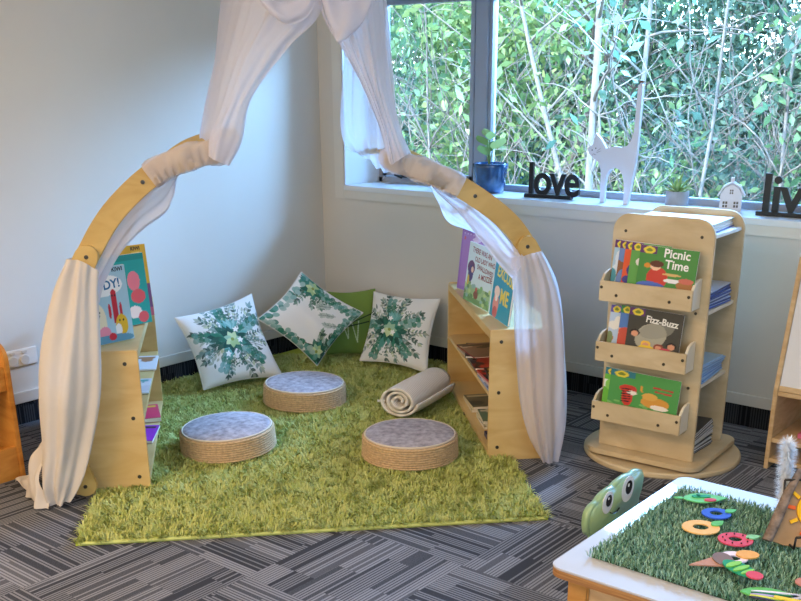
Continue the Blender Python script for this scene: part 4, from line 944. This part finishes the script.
for i in range(3): sheets('document_folder', ['lowest pale blue folder on the third tower shelf', 'middle pale blue folder on the third tower shelf', 'top pale blue folder with a dark label on the third tower shelf'][i], .02, .195, -.16, .10, .373+i*.024, 6, .0039, ['6AA0E0', '9CC4F0', 'A8D0F4'], GF, R(4-3*i))
for i in range(5): sheets('magazine', 'black and white striped magazine number %s from the bottom of the tower' % ['one', 'two', 'three', 'four', 'five'][i], .03, .185, -.16, .09, .0575+i*.021, 5, .004, ['20242C', 'E8E8E8', '5A606A', 'F0F0F0', '30343C'], 'magazines on the base of the book tower', R(2*i-4), 'magazine')

# ------------------------------------------------------------------ things on the sill
ZS = WZ0+.0005
o = thing('potted_plant', 'blue glazed pot with a small leafy plant on the sill by the mullion', 'plant', (1.09, .16, ZS), 0)
MB().lathe([(.060, 0), (.072, .004), (.084, .06), (.092, .13), (.096, .150), (.090, .152), (.085, .140), (.0001, .135)], 36).build('pot', mat('blue_glaze', '24507E', .12, .6, var=.5, vs=18, coat=.6), o, smooth=True)
MB().lathe([(.079, .136), (.04, .144), (.0001, .142)], 24).build('soil', GR, o)
s = MB(); r = random.Random(3)
for (a, h, l) in ((.3, .08, .11), (1.9, .07, .09), (3.3, .10, .09), (4.6, .05, .10), (5.4, .13, .08), (2.6, .14, .08)):
    base = Vector((-.01, 0, .14)); tip = base+Vector((math.cos(a)*.02, math.sin(a)*.02, h)); s.tube([base, tip], .0025, 5)
    d = Vector((math.cos(a)*.55, math.sin(a)*.55, .75)).normalized(); w = Vector((.78, .62, 0))*l*.34
    s.grid([[tip-w*k*.0+d*l*u+w*math.sin(math.pi*u**.8)*v+Vector((0, 0, -.25*l*u*u)) for v in (-1, 0, 1)] for u in [i/7 for i in range(8)] for k in (0,)])
s.build('leaves', LM[2], o, smooth=True)
def sign(label, x, y, word, size, w, rz, sx=1.0, name='word_sign'):
    o = thing(name, label, 'sign', (x, y, ZS), rz, 'black word signs on the sill')
    MB().box((-.008, -.018, 0), (w, .022, .018)).build('base', BLK, o, bevel=.001)
    s = MB(); s.text(word, size, Matrix.Translation((.004, 0, .0165)) @ Matrix.Rotation(R(90), 4, 'X') @ Matrix.Diagonal((sx, 1, 1, 1)), .008, .004, .92, 'LEFT'); s.build('letters', BLK, o)
    # slab feet and head serif of the tall letters
    return o
sg = sign('black wooden sign reading love on the sill beside the blue pot', 1.362, .100, 'love', .225, .252, R(6), .83)
sg = sign('black wooden sign on the sill at the right edge of the view', 2.585, .10, 'live', .235, .27, R(4))
for (q, l) in ((None, 0),): pass
# white wooden cat
o = thing('cat_figurine', 'white wooden cat figure with a tall straight tail on the sill', 'figurine', (1.803, .10, ZS), R(2))
cz = [(143,440),(135,440),(134,380),(132,335),(122,308),(104,298),(88,286),(74,264),(96,250),(104,212),(126,232),(148,262),(176,254),(205,256),(226,250),(240,232),(247,205),(249,140),(250,62),(262,52),(266,62),(266,200),(265,270),(258,330),(250,390),(243,443),(226,443),(226,385),(216,345),(200,326),(184,322),(168,330),(156,352),(152,385),(152,440)]
cat = [((x-143)*.00138, (441-z)*.00142) for x, z in cz]
s = MB(); s.prism(cat, .022, frame((0, .011, 0), (1, 0, 0), (0, -1, 0))); s.build('body', mat('painted_wood_white', 'DADCE6', .5), o, bevel=.0015)
s = MB()
for x, z in ((94, 268), (108, 262)): s.prism(circ((x-143)*.00138, (441-z)*.00142, .003, .0035, 10), .0006, frame((0, -.0112, 0), (1, 0, 0), (0, -1, 0)))
for a, b_ in (((100, 280), (110, 284)), ((100, 280), (93, 287)), ((112, 272), (126, 262)), ((112, 276), (128, 270))):
    s.tube([((a[0]-143)*.00138, -.0116, (441-a[1])*.00142), ((b_[0]-143)*.00138, -.0116, (441-b_[1])*.00142)], .0007, 4)
s.build('painted_face', BLK, o)
MB().ball(((258-143)*.00138+.004, 0, (441-50)*.00142), (.014, .010, .006), 8).build('tail_tip', mat('tail_brown', '7A6048', .7), o, smooth=True)
# succulent
o = thing('succulent', 'small spiky green succulent in a grey pot on the sill', 'plant', (2.147, .20, ZS))
MB().lathe([(.050, 0), (.053, .003), (.055, .068), (.052, .070), (.049, .060), (.0001, .058)], 30).build('pot', mat('grey_cement', 'A8ACB2', .8, var=.1, vs=30), o, smooth=True)
s = MB(); r = random.Random(9)
for i in range(46):
    a = r.uniform(0, 6.28); e = r.uniform(.15, 1.4); d = Vector((math.cos(a)*math.cos(e), math.sin(a)*math.cos(e), math.sin(e))); L = r.uniform(.07, .105)
    p0 = Vector((0, 0, .062)); s.tube([p0, p0+d*L*.5, p0+d*L+Vector((0, 0, .006))], [.006, .0055, .0008], 5, flat=.5)
s.build('leaves', leafmat('succulent_leaf', '8FB464', 'CFE09A'), o, smooth=True)
# white house
o = thing('house_ornament', 'small white ceramic house ornament on the sill', 'ornament', (2.425, .17, ZS), R(20))
s = MB(); hw = .048
s.prism([(-hw, 0), (hw, 0), (hw, .075), (.03, .105), (0, .122), (-.03, .105), (-hw, .075)], .075, frame((0, .0375, 0), (1, 0, 0), (0, -1, 0)))
s.build('walls', mat('white_ceramic', 'E2E2E6', .45), o, bevel=.002)
s = MB()
for sg_ in (-1, 1):
    s.prism([(sg_*.056, .066), (sg_*.034, .106), (0, .126), (0, .132), (sg_*.038, .112), (sg_*.062, .070)], .086, frame((0, .043, 0), (1, 0, 0), (0, -1, 0)))
s.build('roof', mat('white_ceramic', '', .45), o, bevel=.001)
MB().box((-.008, -.02, .118), (.008, 0, .150)).build('chimney', mat('white_ceramic', '', .45), o, bevel=.001)
DK = mat('window_hole', '6C665C', .8)
for (cx, cz_, w, h) in ((0, .088, .018, .022), (-.024, .032, .024, .03), (.024, .032, .024, .03)):
    s = MB()
    for i in (-1, 1):
        for j in (-1, 1): s.box((cx+i*w/4-w/5.5, -.0382, cz_+j*h/4-h/5.5), (cx+i*w/4+w/5.5, -.0374, cz_+j*h/4+h/5.5))
    s.build('window', DK, o)

# ------------------------------------------------------------------ orange cabinet at the left edge
o = thing('wooden_cabinet', 'honey orange wooden cabinet at the left edge of the view', 'cabinet', (.42, -2.455, 0))
for y in (0, -.9):
    MB().prism(rrect(-.215, 0, .215, .555, (.004, .07, .01, .004), 8), .02, Matrix(((1, 0, 0, 0), (0, 0, 1, y-.02), (0, 1, 0, 0), (0, 0, 0, 1)))).build('end_panel', ORW, o, bevel=.003)
MB().box((.185, -.899, .365), (.203, -.0205, .462)).build('upper_front', ORW, o, bevel=.002)
MB().box((.190, -.899, .0), (.208, -.0205, .135)).build('lower_front', ORW, o, bevel=.002)
MB().box((-.20, -.899, .365), (.185, -.0205, .383)).build('shelf_board', ORW, o)
MB().box((-.20, -.899, .09), (.189, -.0205, .108)).build('bottom_board', ORW, o)
MB().box((-.215, -.899, .0), (-.2005, -.0205, .53)).build('back_panel', ORW, o)

# ------------------------------------------------------------------ whiteboard easel unit at the right edge
o = thing('whiteboard_easel', 'wooden easel with a whiteboard above two open shelves at the right edge', 'easel', (2.95, -.49, 0), R(0))
EW = wood('easel_wood', 'C2A070', 'D4B688', .45)
for x in (0, .70):
    MB().prism([(0, 0), (.36, 0), (.36, .315), (.335, .345), (.13, .86), (.10, .86), (0, .34)], .018, frame((x, 0, 0), (0, 1, 0), (1, 0, 0))).build('side_frame', EW, o, bevel=.002)
    MB().ball((x+.009, .115, .868), (.014, .02, .012), 8).build('cap', WHT, o, smooth=True)
for z in (.048, .135, .335): MB().box((.0185, .002, z-.018), (.6995, .35, z)).build('shelf_board', EW, o, bevel=.002)
MB().box((.0185, .345, .03), (.6995, .355, .317)).build('back_panel', EW, o)
ang = math.atan2(.095, .50)
Mb = Matrix.Translation((.0185, .012, .337)) @ Matrix.Rotation(-ang, 4, 'X')
MB().box((0, 0, 0), (.681, .008, .50), Mb).build('whiteboard', mat('whiteboard', 'DFE2E6', .2, .6, coat=.4), o)
MB().box((0, -.004, .48), (.681, .012, .515), Mb).build('top_rail', EW, o, bevel=.002)
MB().box((0, -.006, -.001), (.681, -.0005, .02), Mb).build('pen_ledge', EW, o)
s = MB(); s.prism(rrect(.10, .06, .30, .22, .01), .02, Matrix.Translation((2.95, -.49, .1365))); tag(s.build('craft_tray', mat('pink_plastic', 'D87090', .5), bevel=.002), 'pink tray lying on the upper shelf of the whiteboard easel', 'tray')

# ------------------------------------------------------------------ green character chair
o = thing('toddler_chair', 'pale green toddler chair with a smiling eyed backrest behind the table', 'chair', (3.09, -2.115, 0), 0)
GRC = mat('mint_plastic', '93B488', .3, .5, coat=.4)
zz = lambda z: .487-(.51-z)*.55
pts = [(.155, .30), (.165, .36), (.160, .42), (.135, .455), (.105, .462), (.085, .480), (.050, .492), (.015, .490), (-.010, .503), (-.055, .510), (-.095, .502), (-.125, .505), (-.158, .492), (-.168, .46), (-.165, .40), (-.150, .35), (-.12, .30)]
c_ = catmull([np.array((-p[0]*.92, zz(p[1]))) for p in pts+[pts[0]]], 64)[:-1]
s = MB(); s.prism([(float(p[0]), float(p[1])) for p in c_], .030, frame((-.015, 0, 0), (0, 1, 0), (1, 0, 0))); s.build('backrest', GRC, o, bevel=.008, seg=3, smooth=True)
WE = mat('eye_white', 'F4F4F2', .3); BE = mat('eye_black', '18181C', .2)
for (y, z, r_) in ((-.062, .447, .030), (.052, .450, .036)):
    e = MB(); e.prism(circ(y, z, r_, r_*1.05, 28), .0012, frame((.0152, 0, 0), (0, 1, 0), (1, 0, 0))); ey = e.build('eye', WE, o)
    e = MB(); e.prism(circ(y+.004, z+.004, r_*.52, r_*.56, 20), .001, frame((.0166, 0, 0), (0, 1, 0), (1, 0, 0))); e.build('pupil', BE, ey)
    e = MB(); e.prism(circ(y+.0, z+.012, r_*.14, None, 10), .0006, frame((.0178, 0, 0), (0, 1, 0), (1, 0, 0))); e.build('glint', WE, ey)
MB().tube([(.0165, -.045, .412), (.0165, -.028, .402), (.0165, -.008, .401), (.0165, .008, .408)][::1], .002, 5).build('mouth', BE, o)
MB().prism(rrect(-.13, -.14, .13, .14, .04), .025, Matrix.Translation((.12, 0, .255))).build('seat', GRC, o, bevel=.004)
for x in (.01, .22):
    for y in (-.12, .12): MB().tube([(x, y, .256), (x+(.02 if x > .1 else -.02), y*1.1, 0)], [.016, .012], 12).build('leg', GRC, o, smooth=True)
for y in (-.09, .09): MB().box((-.012, y-.02, .275), (.012, y+.02, .38)).build('bracket', GRC, o)

# ------------------------------------------------------------------ activity table
TX, TY = 3.228, -2.69
o = thing('activity_table', 'low table with a white top and wooden legs at the lower right', 'table', (TX, TY, 0))
PT = wood('table_beech', 'B8803C', 'CC9650', .4, (2, 2, 6)); TL = mat('white_laminate', 'BDBBBB', .5, .4, var=.04, vs=6, coat=.2)
s = MB(); s.prism(rrect(0, 0, 1.15, .695, .035, 8), .005, Matrix.Translation((0, 0, .495))); s.build('laminate', TL, o, bevel=.0015)
s = MB(); s.prism(rrect(.0005, .0005, 1.1495, .6945, .035, 8), .0185, Matrix.Translation((0, 0, .4765))); s.build('top_edge', wood('ply_side', '8A5A30', 'B88850', .6, (2, 2, 120)), o)
for x in (.035, 1.06):
    for y in (.035, .61): MB().box((x, y, 0), (x+.052, y+.052, .476)).build('leg', PT, o, bevel=.004)
for a, b_ in (((.087, .043, .40), (1.06, .063, .4755)), ((.087, .63, .40), (1.06, .65, .4755)), ((.043, .087, .40), (.063, .61, .4755)), ((1.075, .087, .40), (1.095, .61, .4755))): MB().box(a, b_).build('apron', wood('apron_beech', 'C8A070', 'D8B484', .45), o)
# artificial grass mat
gx0, gy0, gx1, gy1 = 3.287, -2.605, 4.05, -2.085
o = thing('grass_mat', 'artificial green grass mat lying on the white table top', 'grass mat', (gx0, gy0, .5005))
MB().prism([(0, .01), (.76, 0), (.76, .53), (-.01, .50)], .004).build('backing', mat('mat_backing', '2E4A34', .9), o)
g = np.random.default_rng(5); n = 26000; x = g.uniform(-.008, .76, n); y = g.uniform(.002, .515, n); a = g.uniform(0, 6.28, n); le = g.uniform(.1, .9, n); L = g.uniform(.014, .024, n)
D = np.stack([np.cos(a)*np.sin(le), np.sin(a)*np.sin(le), np.cos(le)], 1); P = np.stack([x, y, np.full(n, .003)], 1); w = np.stack([-np.sin(a), np.cos(a), 0*a], 1)*.0011
m_ = P+D*(L*.6)[:, None]; D2 = D.copy(); D2[:, 2] -= .4; t2 = m_+D2*(L*.45)[:, None]
V = np.stack([P-w, P+w, m_+w, m_-w, t2], 1).reshape(-1, 3); b = np.arange(n)[:, None]*5; F = np.concatenate([b+[0, 1, 2], b+[0, 2, 3], b+[3, 2, 4]], 0)
k = g.uniform(0, 1, n)[:, None]; C = np.repeat(np.array(hx('3A7452'))*(1-k)+np.array(hx('A6C8AE'))*k, 5, axis=0)
m, t, bb = newmat('plastic_grass'); at = t.nodes.new('ShaderNodeVertexColor'); at.layer_name = 'Col'; t.links.new(at.outputs[0], bb.inputs['Base Color']); bb.inputs['Roughness'].default_value = .38
npobj('blades', V, F, m, o, C)['kind'] = 'stuff'
# craft foam cut-outs lying on the grass
ZF = .522
def foam(name, label, x, y, rz, cat='foam cutout'):
    o = thing(name, label, cat, (x, y, ZF), rz, 'craft foam shapes on the grass mat'); o.scale = (.84, .84, 1); return o
def fp(o, name, parts):
    s = MB()
    for (kind, col, z, args) in parts:
        s.tint(col)
        if kind == 'p': s.prism(args, .003, None, z)
        else: s.ring(args[0], args[1], .003, None, z)
    return s.build(name, FOAM, o)
CR = R(38.5)   # facing the viewer
def lf(L, w, rot=0, x=0, y=0, n=12):
    up = [(L*i/n, w*math.sin(math.pi*(i/n)**.8)) for i in range(n+1)]; dn = [(L*i/n, -w*math.sin(math.pi*(i/n)**.8)) for i in range(n-1, 0, -1)]
    c, s = math.cos(rot), math.sin(rot); return [(x+p*c-q*s, y+p*s+q*c) for p, q in up+dn]
o = foam('foam_leaf', 'light green foam leaf with a small red and teal piece on it', 3.365, -2.165, CR)
fp(o, 'leaf', [('p', '6FCB7C', 0, lf(.135, .035, 0, -.065, 0)), ('p', '6FCB7C', 0, lf(.03, .006, R(170), -.06, .002))]); fp(o, 'teal_strip', [('p', '1E9A70', .0032, rrect(-.035, -.002, .02, .014, .006)), ('p', '14775C', .0064, rrect(-.02, .0, -.012, .014, .001))]); fp(o, 'red_spot', [('p', 'D0485A', .0032, circ(.012, -.022, .018, .010))])
def fruit(name, label, x, y, c1, c2, ro, ri, leafc, extra=None, lrot=R(20)):
    o = foam(name, label, x, y, CR); fp(o, 'fruit_ring', [('r', c1, 0, (circ(0, 0, ro, ro*.92), circ(0, .002, ri, ri*.9)))]); fp(o, 'leaf', [('p', leafc, .0032, lf(ro*.95, ro*.28, lrot, ro*.62, ro*.1))])
    if extra: fp(o, 'seed_spots', extra)
fruit('foam_plum', 'blue foam plum ring with a green leaf', 3.428, -2.238, '2C5CC8', '', .042, .018, '62C070')
fruit('foam_orange', 'pale orange foam fruit ring with a green leaf', 3.432, -2.338, 'F0B868', '', .052, .022, '62B85C', lrot=R(35))
fruit('foam_strawberry', 'red foam strawberry ring with dark seeds and a green top', 3.522, -2.352, 'D8485C', '', .047, .018, '8ACB8C', [('p', '4A1820', .0032, circ(.034*math.cos(a_), .031*math.sin(a_), .0022, None, 8)) for a_ in [i*.7 for i in range(9)]], R(10))
o = foam('foam_ice_cream', 'brown and white foam ice cream cone lying on the grass', 3.540, -2.470, CR)
fp(o, 'cone', [('p', 'BE8A70', 0, [(-.095, -.030), (.005, -.040), (.005, .030)])]); fp(o, 'chocolate_scoop', [('p', '80685E', .0032, circ(.0, -.004, .026, .038))]); fp(o, 'cream_scoop', [('r', 'EEDCE4', .0, (circ(.035, .014, .036, .034), circ(.032, .008, .017, .015)))]); fp(o, 'orange_scoop', [('p', 'E8A850', .0032, circ(.072, .022, .030, .024))])
o = foam('foam_caterpillar', 'striped green foam grub with a rosy end overlapping the ice cream', 3.592, -2.502, CR+R(-62)); o.location.z += .0068
fp(o, 'body', [('p', '1E9A70', 0, circ(0, 0, .055, .028)), ('p', '8AD05A', .0032, circ(-.022, 0, .010, .0255)), ('p', '8AD05A', .0032, circ(.004, 0, .008, .027)), ('p', '8AD05A', .0032, circ(.026, 0, .006, .022))]); fp(o, 'rosy_end', [('p', 'D8485C', .0036, circ(.050, -.001, .022, .020))])
o = foam('foam_butterfly', 'striped green and pink foam butterfly wing at the table front', 3.71, -2.575, CR+R(-25))
fp(o, 'wings', [('p', '62B85C', 0, lf(.14, .03, R(12), -.10, .01)), ('p', 'E07A8A', .0, lf(.10, .012, R(-10), .0, .012)), ('p', 'C8C0C8', .0, lf(.09, .010, R(40), .0, .01))]); fp(o, 'stripes', [('p', c_, .0032, lf(.11-.012*i, .004, R(14-3*i), -.075, .016-.008*i)) for i, c_ in enumerate(['F0E8F0', '2C7A4A', 'B8A8D0', 'E0E45A', '3A3A40'])]); fp(o, 'binding', [('p', 'F0D03C', .0064, rrect(-.02, -.006, .05, .006, .003))])
o = foam('foam_pieces', 'pinkish brown layered foam discs at the right edge of the grass', 3.745, -2.445, CR)
fp(o, 'discs', [('p', 'C88A82', 0, circ(-.03, 0, .034, .026)), ('p', '9A7468', .0032, circ(.0, -.002, .034, .026)), ('p', 'C89A88', .0064, circ(.03, -.004, .034, .026))])
# small easel with kraft board and felt sun
o = thing('wire_easel', 'small black wire easel holding a brown board on the grass', 'easel', (3.60, -2.27, .5225), CR)
s = MB()
for x in (0, .13): s.tube([(x, .075, .0), (x, -.045, .004), (x, -.075, .006), (x, -.078, .035)], .0028, 6); s.tube([(x, -.045, .004), (x, .02, .075), (x, .03, .13)], .0028, 6)
s.tube([(0, -.078, .035), (.13, -.078, .035)], .0028, 6); s.tube([(0, .075, .0), (.13, .075, 0)], .0028, 6); s.tube([(0, .03, .13), (.13, .03, .13)], .0028, 6)
s.build('wire_frame', BLK, o, smooth=True)
kb = thing('craft_board', 'brown craft board with a bark edge and a yellow sun leaning on the wire easel', 'craft board', (3.60, -2.27, .5225), CR)
MK = Matrix.Translation((-.055, -.052, .010)) @ Matrix.Rotation(R(8), 4, 'Y') @ Matrix.Rotation(R(-36), 4, 'X')
MP = MK @ Matrix(((1, 0, 0, 0), (0, 0, 1, 0), (0, 1, 0, 0), (0, 0, 0, 1)))
MB().prism([(0, .01), (.04, 0), (.26, .0), (.26, .19), (.085, .19), (.05, .13)], .004, MP).build('board', mat('kraft_board', 'A8835C', .9, var=.06, vs=40), kb)
s = MB(); s.tube([MK @ Vector(p) for p in ((.0, -.006, .005), (.022, -.008, .06), (.045, -.008, .12), (.075, -.006, .18))], [.012, .013, .011, .008], 8, flat=.6); s.build('bark_strip', mat('rough_bark', '7A6A5E', .95, var=.45, vs=60, bump=1, bs=120), kb, smooth=True)
s = MB(); s.prism(circ(.112, .085, .043, .043, 30), .004, MP, -.005); s.build('sun_disc', mat('felt_yellow', 'F2B41E', .8), kb)
for i in range(11):
    a = i/11*2*math.pi+.2; L0, L1 = .047, .066
    s = MB(); s.prism([(.112+L0*math.cos(a-.09), .085+L0*math.sin(a-.09)), (.112+L1*math.cos(a-.06), .085+L1*math.sin(a-.06)), (.112+L1*math.cos(a+.06), .085+L1*math.sin(a+.06)), (.112+L0*math.cos(a+.09), .085+L0*math.sin(a+.09))], .003, MP, -.004)
    s.build('sun_ray', mat('felt_orange', 'E8642C', .8) if i % 2 else mat('felt_yellow', '', .8), kb)
s = MB()
for pts in ([(-.024, .10), (-.012, .104), (-.004, .098)], [(.008, .09), (.02, .096), (.03, .092)], [(-.02, .075), (0, .064), (.022, .07)]): s.tube([MP @ Vector((.112+p[0], p[1], -.0058)) for p in pts], .0012, 4)
s.build('stitched_face', mat('felt_orange', '', .8), kb)
# bottle brush tree: white feathery stem and pine sprig
o = thing('tinsel_sprig', 'white fluffy tinsel sprig standing above the bark edge', 'decoration', (3.575, -2.20, .55))
s = MB(); ax = [Vector((0.005, 0, -.03)), Vector((-.002, 0, .03)), Vector((-.008, .0, .10)), Vector((-.012, -.002, .175))]
s.tube(ax, .0018, 5); g_ = random.Random(8); cp = catmull([np.array(p) for p in ax], 60)
for i in range(4200):
    t = g_.uniform(.22, 1); p = Vector(cp[int(t*59)]); d = Vector((g_.gauss(0, 1), g_.gauss(0, 1), g_.gauss(.35, .7))).normalized(); L = g_.uniform(.018, .030)
    q = d.cross(Vector((0, 0, 1))).normalized()*.0013; s.add([p-q, p+q, p+d*L], [(0, 1, 2)])
s.build('tinsel', mat('white_tinsel', 'F4F8FC', .6), o)
o = thing('pine_sprig', 'green artificial pine sprig beside the tinsel sprig', 'decoration', (3.60, -2.215, .56))
s = MB()
for (dx, dz) in ((.05, .07), (.07, .03), (.02, .075)):
    a0, b0 = Vector((-.02, 0, .0)), Vector((dx-.01, 0, dz)); s.tube([a0, b0], .0015, 4)
    for i in range(110):
        t = g_.uniform(.15, 1); p = a0.lerp(b0, t); d = (Vector((g_.gauss(0, 1), g_.gauss(0, 1), g_.gauss(0, 1))).normalized()+(b0-a0).normalized()*.8).normalized(); q = d.cross(Vector((0, 0, 1))).normalized()*.0009; s.add([p-q, p+q, p+d*.022], [(0, 1, 2)])
s.build('needles', mat('pine_green', '4E7A44', .6), o)
